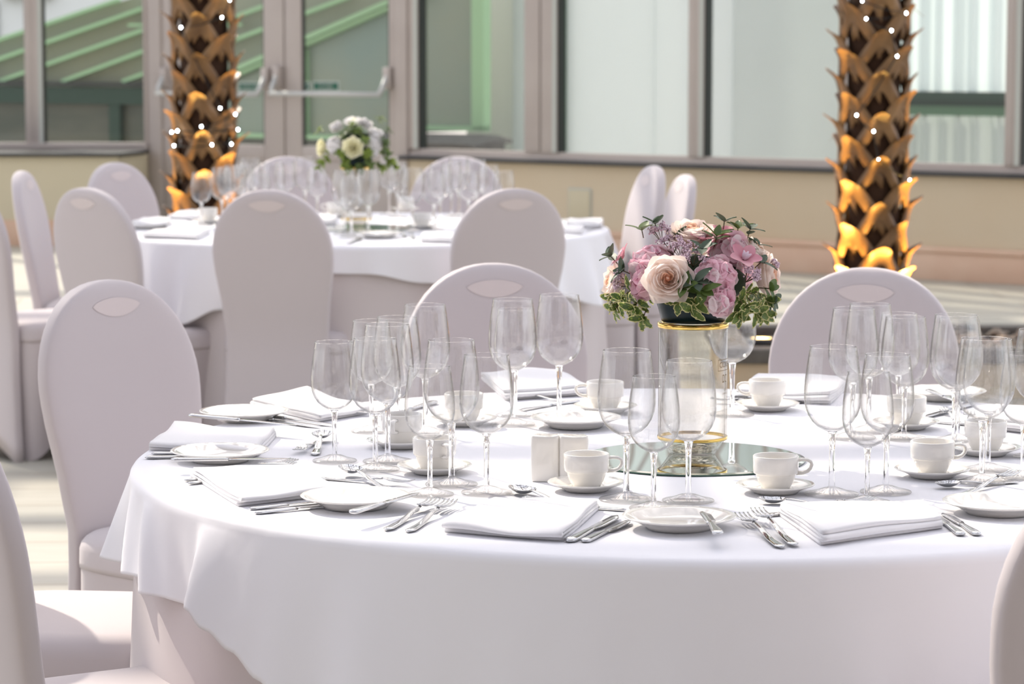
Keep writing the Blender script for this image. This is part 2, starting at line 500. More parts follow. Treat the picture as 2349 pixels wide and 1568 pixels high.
# doors
DL = PZ(340, 343, 0.65); DR = WR.pt(0, 0, 0)
uD = Vector((DR.x - DL.x, DR.y - DL.y, 0)); DLEN = uD.length; uD.normalize()
nD = Vector((uD.y, -uD.x, 0))
WD = Plane(DL, uD, nD)
def dx(x): return WD.s(x, 200)
b = MB()
WD.box(b, 0.0, dx(372), -0.12, 0.02, 0, TOPZ, 0.006)
WD.box(b, dx(372), dx(392), -0.12, 0.0, 0, TOPZ, 0.006)
struct(b.obj('trim_4', 'frame'))
b = MB(); WD.box(b, dx(907), dx(936), -0.12, 0.02, 0, TOPZ, 0.006)
struct(b.obj('trim_5', 'frame'))
b = MB(); WD.box(b, 0, DLEN, -0.12, 0.02, TOPZ, TOPZ + 0.25)
struct(b.obj('trim_6', 'frame', smooth=False))
zg = 0.70
def door(n, x0, g0, g1, x1):
    root = bpy.data.objects.new('door_%d' % n, None); COL.objects.link(root); struct(root)
    b = MB()
    WD.box(b, dx(x0), dx(g0), -0.07, -0.01, 0.01, TOPZ, 0.006)
    WD.box(b, dx(g1), dx(x1), -0.07, -0.01, 0.01, TOPZ, 0.006)
    WD.box(b, dx(g0), dx(g1), -0.07, -0.01, 0.60, zg, 0.006)
    WD.box(b, dx(g0), dx(g1), -0.07, -0.01, TOPZ - .1, TOPZ, 0.006)
    WD.box(b, dx(g0), dx(g1), -0.055, -0.025, 0.14, 0.60, 0)
    WD.box(b, dx(g0), dx(g1), -0.07, -0.01, 0.01, 0.14, 0.006)
    b.obj('leaf_frame', 'frame', root, auto=40)
    b = MB(); b.add([WD.pt(dx(g0), -0.04, zg), WD.pt(dx(g1), -0.04, zg), WD.pt(dx(g1), -0.04, TOPZ - .1), WD.pt(dx(g0), -0.04, TOPZ - .1)], [(0, 1, 2, 3)])
    b.obj('pane', 'pane', root, smooth=False)
    b = MB()
    WD.box(b, dx(g0), dx(g0) + 0.012, -0.045, -0.02, zg, TOPZ); WD.box(b, dx(g1) - 0.01, dx(g1), -0.045, -0.02, zg, TOPZ)
    b.obj('gasket', 'gasket', root, smooth=False)
    return root
door(1, 393, 420, 603, 649)
door(2, 652, 690, 890, 906)
# panic bars
def panic(label, xa, xb, mirror):
    z = WD.z((xa + xb) / 2, 216, 0.12)
    za = z + 0.11
    sa, sb = dx(xa), dx(xb)
    t = thing('panic_bar', label, 'door bar', WD.pt(sa, 0, z))
    o = t.location.copy()
    b = MB(); b.tube([WD.pt(sa, 0.12, z) - o, WD.pt(sb, 0.12, z) - o], 0.017, 12)
    b.obj('push_tube', 'bar', t)
    for s_, d in ((sa, 1), (sb, -1)):
        b = MB()
        b.box(WD.pt(s_ - d * 0.0, 0.02, za + 0.0) - o, (0.055, 0.06, 0.15), WD.R, 0.01)
        k = b.obj('bracket', 'frame', t)
        b = MB(); b.tube([WD.pt(s_, 0.03, za + 0.02) - o, WD.pt(s_, 0.085, z + 0.05) - o, WD.pt(s_ + d * 0.01, 0.12, z) - o], 0.018, 10)
        b.obj('arm', 'bar', t)
panic('grey push bar across the glazed door leaf behind the left palm trunk', 381, 613, 0)
panic('grey push bar across the glazed door leaf above the white flower bowl', 640, 893, 1)
def text_mesh(name, s, size, parent, material, loc, R, align='CENTER', bendr=None, depth=0.0):
    cu = bpy.data.curves.new(name, 'FONT'); cu.body = s; cu.size = size; cu.align_x = align; cu.align_y = 'CENTER'; cu.extrude = depth
    to = bpy.data.objects.new(name + '_t', cu); COL.objects.link(to)
    bpy.context.view_layer.update()
    dg = bpy.context.evaluated_depsgraph_get()
    me = bpy.data.meshes.new_from_object(to.evaluated_get(dg))
    bpy.data.objects.remove(to); bpy.data.curves.remove(cu)
    for v in me.vertices:
        v.co = Vector(loc) + R @ v.co if bendr is None else bendr(v.co)
    me.materials.clear(); me.materials.append(M[material])
    o = bpy.data.objects.new(name, me); COL.objects.link(o)
    if parent: o.parent = parent
    return o
def doorsign(label, xa, xb, ya, yb, txt):
    sa, sb = dx(xa), dx(xb)
    z0, z1 = WD.z((xa + xb) / 2, yb), WD.z((xa + xb) / 2, ya)
    t = thing('door_sign', label, 'sign', WD.pt((sa + sb) / 2, -0.035, (z0 + z1) / 2))
    o = t.location.copy()
    b = MB(); WD.box(b, sa, sb, -0.039, -0.034, z0, z1)
    b.v = [tuple(Vector(v) - o) for v in b.v]
    b.obj('border', 'sign_white', t, smooth=False)
    b = MB(); e = 0.010
    WD.box(b, sa + e, sb - e, -0.034, -0.032, z0 + e, z1 - e)
    b.v = [tuple(Vector(v) - o) for v in b.v]
    b.obj('panel', 'sign_green', t, smooth=False)
    R = Matrix((WD.u, Vector((0, 0, 1)), WD.n)).transposed()
    if txt:
        text_mesh('lettering', txt, (z1 - z0) * 0.55 if len(txt) < 10 else (z1 - z0) * 0.40, t, 'sign_white', WD.n * 0.005, R)
    else:   # running figure
        b = MB(); c = WD.n * 0.006
        def q(u, v): return tuple(c + WD.u * u + Vector((0, 0, v)))
        for (u0, v0, u1, v1) in ((0, .008, .0, -.004), (0, -.004, .01, -.014), (0, -.004, -.012, -.012), (0, .005, .012, .004), (0, .005, -.012, .0)):
            b.tube([q(u0, v0), q(u1, v1)], 0.0022, 6)
        b.lathe([(0, -.003), (.003, 0), (0, .003)], 8, q(0.002, .015))
        b.obj('running_figure', 'sign_white', t)
doorsign('green push bar sign on the left door glass beside the palm trunk', 541, 602, 188, 209, 'PUSH BAR')
doorsign('small square green sign with running figure on right door glass', 691, 706, 188, 209, None)
doorsign('wide green push bar sign on the right door glass', 711, 772, 186, 209, 'PUSH BAR\nTO OPEN')

# left wall with deep slate sill
YL0, YL1 = 19.5, 19.95
XL = -8.0
xc = PY(270, 345, YL0).x; xd = DL.x
b = MB()
b.loft([[Vector((XL, YL0, z)), Vector((xc, YL0, z)), Vector((xd, YL1, z)), Vector((xd, YL1 + .3, z)), Vector((XL, YL1 + .3, z))] for z in (0, 0.63)], True, True)
struct(b.obj('wall_left', 'wall_left', smooth=False))
b = MB()
b.loft([[Vector((XL, YL0 - .04, z)), Vector((xc + .02, YL0 - .04, z)), Vector((xd + .0, YL1 - .04, z)), Vector((xd, YL1 + .3, z)), Vector((XL, YL1 + .3, z))] for z in (0.625, 0.65)], True, True)
struct(b.obj('trim_7', 'slate', smooth=False))
b = MB(); b.box(((XL + xc) / 2, YL0 - .012, .09), (xc - XL, .024, .18), None, .004)
struct(b.obj('baseboard_left', 'skirting'))
WL = Plane(Vector((XL, YL1 + 0.12, 0)), Vector((1, 0, 0)), Vector((0, -1, 0)))
def lx(x): return WL.s(x, 200)
b = MB(); WL.box(b, 0, xd - XL, -.1, 0.02, .65, .70, .004); WL.box(b, 0, xd - XL, -.1, .02, TOPZ, TOPZ + .25)
struct(b.obj('trim_8', 'frame', auto=40))
window(6, WL, lx(-330), lx(76), ZB, TOPZ, .06, lx(76) - lx(57))
window(7, WL, lx(76), xd - XL, ZB, TOPZ, lx(98) - lx(76), xd - XL - lx(329))

# glazed roof over the court : steel bars (out of the picture, seen in cutlery and mirror)
b = MB()
for k in range(25):
    y = -1.5 + k * 0.9
    b.box((0.5, y, 5.2), (16, 0.11, 0.12))
for k in range(5):
    x = -8.1 + k * 3.3
    b.box((x, 9.0, 5.0), (0.14, 22, 0.24))
for k in range(20):
    x = -7.5 + k * 0.85
    b.box((x, 9.0, 5.25), (0.05, 22, 0.08))
struct(b.obj('ceiling', 'roofbar', smooth=False))
b = MB(); b.box((0, -2.6, 2.6), (18, 0.2, 5.2))  # unseen dark end of the room, added to darken reflections in glass and cutlery
struct(b.obj('wall_back', 'room_dark', smooth=False))
b = MB(); b.box((0, -1.3, 5.15), (18, 2.6, 0.1))  # unseen solid roof strip, added to cut the light from behind the camera
struct(b.obj('ceiling', 'room_dark', smooth=False))
# ring ornament frieze on the head of the glazing
b = MB()
for k in range(14):
    s_ = 0.25 + k * 0.5
    pts = []
    for i in range(25):
        a = 2 * pi * i / 24
        pts.append(WR.pt(s_ + 0.11 * cos(a), 0.03, 2.72 + 0.2 * sin(a)))
    b.tube(pts, 0.014, 6, caps=False)
    b.tube([WR.pt(s_ + .13, .03, 2.92), WR.pt(s_ + .37, .03, 2.52)], .012, 6)
    b.tube([WR.pt(s_ + .37, .03, 2.92), WR.pt(s_ + .13, .03, 2.52)], .012, 6)
for z in (2.5, 2.94):
    WR.box(b, 0, SMAX, 0.015, 0.045, z, z + .03)
struct(b.obj('trim_9', 'frame'))

# ---------------------------------------------------------------- outside
b = MB(); b.box((0, 30, -0.06), (60, 22, 0.1))
struct(b.obj('ground_outside', 'yard', smooth=False))
# frosted screen wall outside the right windows
ER = Plane(WR.pt(0, -2.2, 0), WR.u, WR.n)
def ex(x): return ER.s(x, 200)
t = thing('frosted_screen', 'pale frosted glass screen wall outside the right windows', 'screen wall', ER.pt(ex(1400), 0, 0))
def eo(bb, name, m, smooth=False):
    o = t.location
    bb.v = [tuple(Vector(v) - o) for v in bb.v]
    return bb.obj(name, m, t, smooth=smooth)
for (xa, xb, m_) in ((1300, 1500, 'frost'), (1503, 1600, 'frost'), (1600, 1680, 'frost'), (1683, 1960, 'frost2')):
    b = MB(); ER.box(b, ex(xa), ex(xb), -0.03, 0, 0.3, 5.2); eo(b, 'panel', m_)
b = MB(); ER.box(b, ex(1272), ex(1299), -0.05, 0.06, 0.0, 4); eo(b, 'post', 'g_mid')
b = MB(); ER.box(b, ER.s(1070, 200, -.9), ER.s(1186, 200, -.9), -0.92, -0.9, 0.0, 5.2); eo(b, 'end_panel', 'white_ext')
b = MB(); ER.box(b, ER.s(1176, 200, -.85), ER.s(1285, 200, -.85), -0.87, -0.85, 0.0, 5.2); eo(b, 'side_panel', 'frost2')
b = MB(); ER.box(b, ex(1260), ex(1960), -0.05, 0.03, 0.0, 0.3); eo(b, 'plinth', 'stone')
# curtained bay further right
t = thing('curtained_bay', 'outside bay with pale pleated curtains and a dark green rail', 'glazed bay', ER.pt(ex(2150), -0.6, 0))
EC = Plane(WR.pt(0, -2.9, 0), WR.u, WR.n)
def cx(x): return EC.s(x, 200)
zr0, zr1 = EC.z(2200, 265), EC.z(2200, 210)
def pleat(z0, z1, m, seed):
    b = MB(); rnd = random.Random(seed)
    s0, s1 = cx(1960), cx(2720); n = 260
    ph = [rnd.uniform(0, 6) for _ in range(4)]
    top = []; bot = []
    for i in range(n + 1):
        s_ = s0 + (s1 - s0) * i / n
        y = 0.035 * sin(s_ * 42 + ph[0] + 1.5 * sin(s_ * 5)) + 0.02 * sin(s_ * 19 + ph[1])
        bot.append(EC.pt(s_, y, z0)); top.append(EC.pt(s_, y, z1))
    b.loft([bot, top], mi=0, closed=False)
    return eo(b, 'curtain', m, True)
M['curtain'] = mat('pale_blue_curtain', (0.76, 0.84, 0.84), 0.8, sub=0.4)
M['curtain2'] = mat('grey_curtain', (0.52, 0.57, 0.55), 0.8, sub=0.25)
pleat(zr1, 4.0, 'curtain', 1)
pleat(0.0, zr0, 'curtain2', 2)
b = MB(); EC.box(b, cx(1960), cx(2720), 0.02, 0.14, zr1 - .06, zr1, 0); EC.box(b, cx(1960), cx(2720), 0.02, 0.10, zr0 + .07, zr1 - .05, 0); eo(b, 'dark_rail', 'g_dark')
b = MB(); EC.box(b, cx(1960), cx(2720), 0.03, 0.08, zr0, zr0 + .09, 0); eo(b, 'lower_rail', 'g_mid')
# green framed conservatory outside the doors and left windows
EG = Plane(WD.pt(0, -2.6, 0), WD.u, WD.n)
def gx(x, y=200): return EG.s(x, y)
def gz(x, y): return EG.z(x, y)
t = thing('conservatory', 'green framed conservatory with sloping glazing bars outside the doors', 'building', EG.pt(gx(500), 0, 0))
b = MB()
b.add([EG.pt(gx(-200), -0.08, gz(-200, 210)), EG.pt(gx(1105), -0.08, gz(1105, 210)), EG.pt(gx(1105), -0.08, gz(1105, -277)), EG.pt(gx(-200), -0.08, gz(-200, 158))], [(0, 1, 2, 3)])
eo(b, 'glazing', 'olive')
b = MB(); EG.box(b, gx(-200), gx(700), -0.1, -0.02, 0, gz(300, 235)); eo(b, 'lower_glazing', 'olive_dark')
b = MB(); EG.box(b, gx(-200), gx(420), -0.02, 0.05, gz(200, 238), gz(200, 200)); eo(b, 'gutter', 'g_dark')
b = MB(); EG.box(b, gx(-200), gx(420), 0.0, 0.07, gz(200, 196), gz(200, 188)); eo(b, 'gutter_lip', 'gasket')
b = MB(); EG.box(b, gx(255), gx(280), -0.02, 0.04, 0, gz(200, 238)); eo(b, 'post', 'g_dark')
def gbar(x0, y0, x1, y1, w, m, dep=0.06, off=0.0, name='glazing_bar'):
    p = EG.pt(gx(x0, y0), off, gz(x0, y0)); q = EG.pt(gx(x1, y1), off, gz(x1, y1))
    d = (q - p); L = d.length; d.normalize()
    nn = EG.n; vv = nn.cross(d)
    R = Matrix((d, nn, vv)).transposed()
    b = MB(); b.box((p + q) / 2, (L, dep, w), R)
    return eo(b, name, m)
for (x0, y0, x1, y1) in ((-200, 158, 272, 0), (-160, 192, 420, -12), (0, 187, 420, 37), (145, 187, 640, 2), (284, 187, 800, -6)):
    gbar(x0, y0, x1, y1, 0.028, 'g_frame')
b = MB(); EG.box(b, gx(300), gx(560), 0.01, 0.03, gz(430, 60), gz(430, 54)); eo(b, 'tie_bar', 'g_frame')
# bright gable : thick sloping beam, post and sill, grey teal glass under it
pA = (430, 230); pB = (900, 14)
b = MB()
b.add([EG.pt(gx(430), -0.01, gz(430, 320)), EG.pt(gx(1096), -0.01, gz(1096, 300)), EG.pt(gx(1096), -0.01, 5), EG.pt(gx(1096) - .3, -0.01, 5), EG.pt(gx(900), -0.01, gz(900, 20)), EG.pt(gx(430), -0.01, gz(430, 236))], [(0, 1, 2, 3, 4, 5)])
eo(b, 'gable_glass', 'teal')
gbar(430, 213, 1000, -38, 0.035, 'g_frame', 0.14, 0.03, 'gable_beam')
gbar(430, 225, 1000, -26, 0.03, 'g_frame', 0.09, 0.03, 'gable_beam')
b = MB(); EG.box(b, gx(693), gx(708), -0.01, 0.06, gz(700, 315), gz(700, 112)); eo(b, 'gable_post', 'g_frame')
b = MB(); EG.box(b, gx(430), gx(1125), -0.01, 0.06, gz(700, 318), gz(700, 308)); eo(b, 'gable_sill', 'g_frame')
b = MB(); EG.box(b, gx(1096), gx(1124), -0.01, 0.10, gz(1100, 298), 5); eo(b, 'corner_post', 'g_frame')
b = MB(); EG.box(b, gx(956), gx(1124), 0.0, 0.10, gz(1100, 300), gz(1100, 289)); eo(b, 'window_sill', 'g_frame')
b = MB(); EG.box(b, gx(430), gx(950), -0.2, 0.03, 0.0, gz(700, 320)); eo(b, 'base_wall', 'olive_dark')
t = thing('stone_wall', 'low weathered stone wall with sloping cap outside the window', 'wall', EG.pt(gx(1050), 0.3, 0))
b = MB(); EG.box(b, gx(900), gx(1165, 300), 0.05, 0.5, 0.0, gz(1050, 325, )); eo(b, 'wall_body', 'stone')
b = MB()
s0_, s1_ = gx(900), gx(1175)
prof = [(0.0, gz(1050, 326)), (0.6, gz(1050, 326)), (0.6, gz(1050, 322)), (0.30, gz(1050, 303)), (0.0, gz(1050, 308))]
b.loft([[EG.pt(s_, n_, z_) for (n_, z_) in prof] for s_ in (s0_, s1_ - .12)] + [[EG.pt(s1_, n_, z_ - (.03 if z_ > prof[0][1] + .01 else 0)) for (n_, z_) in prof]], True, True)
eo(b, 'sloping_cap', 'stone')
# white house far top left
t = thing('white_house', 'white rendered house with small paned window beyond the conservatory', 'house', (-5.0, 27.5, 0))
b = MB(); b.box((0.6, 0, 2.5), (7.0, 1.0, 5.0)); b.obj('wall_body', 'white_ext', t, smooth=False)
b = MB(); b.box((-.05, -.52, 1.62), (.22, .04, .34)); b.obj('window', 'frost2', t, smooth=False)
b = MB(); b.box((-.05, -.55, 1.62), (.02, .02, .34)); b.box((-.05, -.55, 1.62), (.22, .02, .02)); b.obj('glazing_cross', 'white_ext', t, smooth=False)
b = MB(); b.box((.35, -.56, 1.9), (.5, .1, .1)); b.obj('pipe_box', 'stone', t, smooth=False)

# ================================================================= TABLES
FC = PZ(1588, 1047); FC.z = 0           # front table centre
BC = PZ(822, 522); BC.z = 0             # far table centre
TR = 0.915
def drape(name, c, droptab, folds, ztop=0.76, R=TR, flare=0.06, m='cloth', hemz=None, seed=1, thick=0.0):
    rnd = random.Random(seed)
    n = 720
    ph = [rnd.uniform(0, 6.28) for _ in range(8)]
    b = MB()
    rings = []
    def top_h(x, y):
        return ztop + 0.0006 * sin(x * 17 + ph[0]) * sin(y * 13 + ph[1]) + 0.0005 * sin(x * 31 + y * 9 + ph[2])
    for rr in (0.12, 0.25, 0.4, 0.52, 0.64, 0.74, 0.82, 0.88):
        rings.append([Vector((rr * cos(2 * pi * i / n), rr * sin(2 * pi * i / n), top_h(rr * cos(2 * pi * i / n), rr * sin(2 * pi * i / n)))) for i in range(n)])
    for k in range(5):   # rounded edge
        a = k / 4 * pi / 2
        e = 0.016
        rings.append([Vector(((R - e + e * sin(a)) * cos(2 * pi * i / n), (R - e + e * sin(a)) * sin(2 * pi * i / n), ztop - e + e * cos(a))) for i in range(n)])
    K = 26
    for k in range(1, K + 1):
        t = k / K
        ring = []
        for i in range(n):
            th = 360.0 * i / n
            D = interp(droptab, th) if droptab else (ztop - 0.02)
            off = flare * D * t * 1.6
            dth = 0.0
            for (t0, w, amp, tilt, p) in folds:
                x = (th - t0 - tilt * t + 540) % 360 - 180
                if isinstance(w, tuple): w = w[0] if x < 0 else w[1]
                g = math.exp(-(x / w) ** 2)
                off += amp * g * (t ** p) * min(1.0, D / 0.18)
            a = 2 * pi * i / n
            off += 0.0035 * t * sin(a * 23 + ph[3] + 2 * sin(a * 5)) + 0.002 * t * sin(a * 51 + ph[4])
            r = R + off
            z = ztop - 0.016 - (D - 0.016) * t
            ring.append(Vector((r * cos(a), r * sin(a), z)))
        rings.append(ring)
    # underside hem turned back for thickness
    last = rings[-1]
    rings.append([v * 1.0 - Vector((v.x, v.y, 0)).normalized() * 0.0015 for v in last])
    b.loft(rings)
    b.add([(0, 0, ztop)] + list(rings[0]), [(0, 1 + i, 1 + (i + 1) % n) for i in range(n)])
    o = b.obj(name, m)
    o.location = (c.x, c.y, 0)
    return o
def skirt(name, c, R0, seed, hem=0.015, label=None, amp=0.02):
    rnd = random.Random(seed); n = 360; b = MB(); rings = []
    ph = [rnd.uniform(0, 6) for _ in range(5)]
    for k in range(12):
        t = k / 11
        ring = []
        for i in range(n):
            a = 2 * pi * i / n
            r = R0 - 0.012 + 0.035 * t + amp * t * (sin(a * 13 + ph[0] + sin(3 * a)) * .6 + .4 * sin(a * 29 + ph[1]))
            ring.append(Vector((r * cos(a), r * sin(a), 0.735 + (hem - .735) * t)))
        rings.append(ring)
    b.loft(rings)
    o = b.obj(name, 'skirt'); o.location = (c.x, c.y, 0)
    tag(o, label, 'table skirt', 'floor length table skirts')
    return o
dt_front = [(0, .26), (20, .24), (45, .5), (70, .3), (100, .22), (135, .5), (160, .26), (175, .17), (185, .150), (200, .138), (208, .145), (213, .150), (216.2, .128), (218, .130), (220.5, .155), (223.5, .178), (227, .21), (235, .36), (243, .5), (255, .36), (270, .25), (285, .24), (300, .28), (318, .5), (325, .52), (340, .34), (360, .26)]
folds_f = [(186, 2.6, .042, -1, 1.0), (190.5, 1.2, -.012, 0, 1.0), (194.5, 1.5, .024, 3, .7), (198, 1.3, -.010, 3, .8), (202, 1.6, .030, 4, .7), (209, 2.4, -.022, 3, 1), (216.3, (1.1, 4.5), .062, 1.6, .9), (228, 5, .02, 0, 1), (238, 5, .03, 0, 1),
           (255, 7, .016, 0, 1), (275, 9, .012, 0, 1), (300, 7, .016, 0, 1), (318, 5, .06, 0, 1), (330, 4, .03, 0, 1), (350, 6, .03, 0, 1), (135, 6, .07, 0, 1), (160, 4, .03, 0, 1), (45, 6, .07, 0, 1), (90, 8, .02, 0, 1)]
o = drape('tablecloth', FC, dt_front, folds_f, seed=3)
tag(o, 'white linen cloth draped over the large near table', 'tablecloth', 'white tablecloths')
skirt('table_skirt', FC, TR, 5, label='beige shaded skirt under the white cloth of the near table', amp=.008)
dt_back = [(0, .12), (20, .16), (45, .3), (90, .12), (135, .3), (160, .20), (185, .19), (205, .2), (222, .21), (236, .27), (243, .22), (252, .12), (262, .088), (275, .092), (287, .125), (298, .15), (310, .17), (322, .20), (331, .24), (337, .2), (345, .14), (360, .12)]
folds_b = [(190, 3, .02, 0, 1), (205, 4, .03, 3, 1), (222, 3, .03, 5, 1), (236, 4, .05, 0, 1), (246, 3, -.01, 0, 1), (318, 3, .03, 0, 1), (331, 4, .06, 0, 1), (343, 3, .03, 0, 1), (356, 4, .05, 0, 1), (12, 4, .04, 0, 1)]
o = drape('tablecloth', BC, dt_back, folds_b, seed=8)
tag(o, 'white linen cloth draped over the far table by the palm', 'tablecloth', 'white tablecloths')
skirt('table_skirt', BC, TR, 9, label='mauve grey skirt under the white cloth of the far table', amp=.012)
for c, lab in ((FC, 'large round banquet table nearest the camera under white cloth'), (BC, 'round banquet table further back by the doors under white cloth')):
    t = thing('round_table', lab, 'table', (c.x, c.y, 0), 0, 'round banquet tables')
    b = MB(); b.lathe([(0, .735), (.895, .735), (.90, .74), (.90, .752), (.895, .757), (0, .757)], 64); b.obj('tabletop', 'stone', t)
    for k in range(4):
        b = MB(); a = pi / 4 + k * pi / 2
        b.tube([(.6 * cos(a), .6 * sin(a), 0), (.6 * cos(a), .6 * sin(a), .735)], .018, 10); b.obj('leg', 'steel', t)

# ================================================================= CHAIRS
def hw(z):       # half width of the back at height z
    tab = [(0, .205), (.12, .192), (.30, .178), (.47, .174), (.58, .184), (.68, .200), (.74, .205)]
    if z <= .74: return interp(tab, z)
    t = (z - .74) / (.955 - .74)
    return .205 * max(0, 1 - t ** 2.1) ** (1 / 2.1)
def back_y(z):
    return -0.028 - 0.17 * max(0, (z - .45)) - 0.03 * max(0, (.45 - z))
def supell(n, a, b, e, ph=0):
    out = []
    for i in range(n):
        t = 2 * pi * i / n + ph
        c, s = cos(t), sin(t)
        out.append((a * (abs(c) ** (2 / e)) * (1 if c >= 0 else -1), b * (abs(s) ** (2 / e)) * (1 if s >= 0 else -1)))
    return out
def make_chair(label, loc, rz, group):
    t = thing('banquet_chair', label, 'chair', loc, rz, group)
    b = MB(); rings = []
    zs = [0, .06, .12, .2, .3, .4, .47, .53, .58, .63, .68, .72, .75, .78, .81, .84, .865, .89, .91, .926, .938, .947, .952, .9545]
    N = 56
    for z in zs:
        w = max(hw(z), .004)
        th = .025 if z < .9 else .025 * sqrt(max(0.02, 1 - ((z - .9) / .056) ** 4))
        pts = supell(N, w, th, 4.5)
        ring = []
        for (x, y) in pts:
            zz = z
            if z < .13:
                arch = .11 * max(0, 1 - (x / .19) ** 2)
                zz = z + arch * (1 - z / .13)
            # slight curve of the back panel
            yb = back_y(zz) + 0.25 * x * x
            ring.append(Vector((x, yb + y, zz)))
        rings.append(ring)
    b.loft(rings, True, True)
    b.obj('back_cover', 'spandex', t)
    # seat cushion
    b = MB(); rings = []
    for (z, ex_) in ((.409, .0035), (.42, .0035), (.445, .003), (.458, .0), (.468, -.007), (.476, -.018), (.480, -.04), (.482, -.11)):
        rings.append([Vector((x, y + .205, z)) for (x, y) in supell(48, .212 + ex_, .215 + ex_, 5)])
    b.loft(rings, True, True)
    b.obj('seat', 'spandex', t)
    # stretch skirt, pulled to the four feet
    b = MB(); rings = []
    K = 9
    for k in range(K + 1):
        q = k / K
        ring = []
        for i, (x, y) in enumerate(supell(72, .213, .216, 5)):
            a = atan2(y, x)
            arc = abs(sin(2 * a)) ** 3.0      # 1 at corners
            hem = .12 * (1 - arc) + .0
            z = .408 + (hem - .408) * q
            pull = 1 - .10 * (1 - arc) * sin(q * pi * .6) + 0.0 * q
            flare = 1 + .02 * q * arc
            ring.append(Vector((x * pull * flare, y * pull * flare + .205, z)))
        rings.append(ring)
    b.loft(rings, False, False)
    b.obj('skirt', 'spandex', t)
    # lens-shaped grip patch near the crown, light through the cover put into its colour, on both faces
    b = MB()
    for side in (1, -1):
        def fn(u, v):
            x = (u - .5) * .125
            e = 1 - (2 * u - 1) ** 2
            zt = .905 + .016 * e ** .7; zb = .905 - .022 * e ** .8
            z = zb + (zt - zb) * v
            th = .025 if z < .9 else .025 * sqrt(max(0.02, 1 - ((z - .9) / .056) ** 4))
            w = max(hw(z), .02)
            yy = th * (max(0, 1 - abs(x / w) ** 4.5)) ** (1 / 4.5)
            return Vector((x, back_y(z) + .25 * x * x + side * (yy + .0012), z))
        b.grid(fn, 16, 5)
    b.obj('lit_grip_patch', 'spandex_lit_tint', t)
    return t
def face(c, p):     # rotation so the chair's +Y looks from p to c
    d = c - p
    return atan2(d.y, d.x) - pi / 2
chairs = []
def chair_at(px, ytop, Yd, label, group, c, turn=0.0, sc=None, X=None):
    p = PY(px, ytop, Yd)
    loc = Vector((p.x if X is None else X, Yd, 0))
    rz = face(Vector((c.x, c.y, 0)), loc) + radians(turn)
    # loc is where the top of the back stands; root lies a little in front of it
    f = Vector((-sin(rz), cos(rz), 0))
    loc = loc + f * 0.09
    if not chairs:
        ch = make_chair(label, loc, rz, group)
    else:
        ch = copy_tree(chairs[0], label, loc, rz, group)
    if sc: ch.scale = sc
    chairs.append(ch)
g1 = 'covered chairs around the near table'; g2 = 'covered chairs around the far table'
chair_at(258, 648, 5.62, 'white covered chair left of near table, in front of the floor tiles', g1, FC, 4)
chair_at(1133, 608, 6.04, 'white covered chair behind the near table, left of the pink flowers', g1, FC, 0)
chair_at(1988, 620, 5.92, 'white covered chair behind the near table, in front of right palm', g1, FC, 0)
chair_at(0, 0, 4.66, 'covered chair whose sunlit seat pokes out at the left table side', g1, FC, 0, X=-1.0)
chair_at(0, 0, 3.88, 'large foreground covered chair cut off by left edge of photo', g1, FC, 0, X=-0.79)
chair_at(0, 0, 3.39, 'foreground covered chair cut off by the right edge of the photo', g1, FC, 0, X=0.785)
chair_at(620, 428, 9.06, 'covered chair with its broad back to us at centre-left far table', g2, BC, 0)
chair_at(1172, 425, 9.15, 'covered chair with its back to us at right front of far table', g2, BC, -6)
chair_at(210, 422, 9.2, 'covered chair with its angled back at the left front of far table', g2, BC, 2)
chair_at(272, 368, 11.05, 'covered chair standing at back left of the far table by cream wall', g2, BC, 10)
chair_at(62, 388, 10.35, 'slender side-on covered chair left of the far table facing right', g2, BC, 9)
chair_at(-70, 420, 9.55, 'covered chair cut by the photo edge with its seat at far left', g2, BC, 18)
chair_at(662, 355, 11.6, 'covered chair behind the far table, below the door leaves', g2, BC)
chair_at(1050, 355, 11.6, 'covered chair behind the far table, right of the white flowers', g2, BC)
chair_at(1487, 376, 10.15, 'sunlit covered chair seen edge-on, right of the far table', g2, BC, 10, sc=(1, 1, 1.03))
chair_at(1562, 402, 10.75, 'thin edge-on covered chair peeking from behind the sunlit one', g2, BC, -18, sc=(1, 1, .965))

# ================================================================= GLASSWARE
def make_glass(kind, label, loc, group):
    h, R = {'S': (.194, .0380), 'M': (.209, .0410), 'L': (.223, .0430)}[kind]
    t = thing('wine_glass', label, 'wine glass', loc, 0, group)
    out = [(.17, .432), (.32, .444), (.54, .468), (.72, .50), (.87, .545), (.96, .595), (1.0, .65), (.998, .71), (.97, .785), (.92, .865), (.865, .94), (.82, 1.0)]
    b = MB()
    wt = .0011
    prof = [(r * R, z * h) for r, z in out]
    inner = [(max(0.0, r * R - wt), z * h + (.0012 if i < 3 else 0)) for i, (r, z) in enumerate(out)][::-1]
    prof = prof + [(out[-1][0] * R + .0004, h + .0004), (out[-1][0] * R - wt / 2, h + .0010), (out[-1][0] * R - wt - .0003, h + .0004)] + inner[:-1] + [(.10 * R, .444 * h), (0, .442 * h)]
    b.lathe(prof, 48)
    b.obj('bowl', 'glass', t)
    b = MB()
    b.lathe([(.115 * R, .062 * h), (.105 * R, .10 * h), (.10 * R, .2 * h), (.105 * R, .30 * h), (.12 * R, .375 * h), (.145 * R, .412 * h), (.17 * R, .432 * h), (0, .435 * h)], 24)
    b.obj('stem', 'glass_solid', t)
    b = MB()
    b.lathe([(0, .001), (.93 * R, .0005), (.95 * R, .0015), (.93 * R, .003), (.6 * R, .006), (.30 * R, .0105), (.17 * R, .035 * h + .004), (.115 * R, .062 * h)], 48)
    b.obj('foot', 'glass_foot', t)
    return t
protos = {}
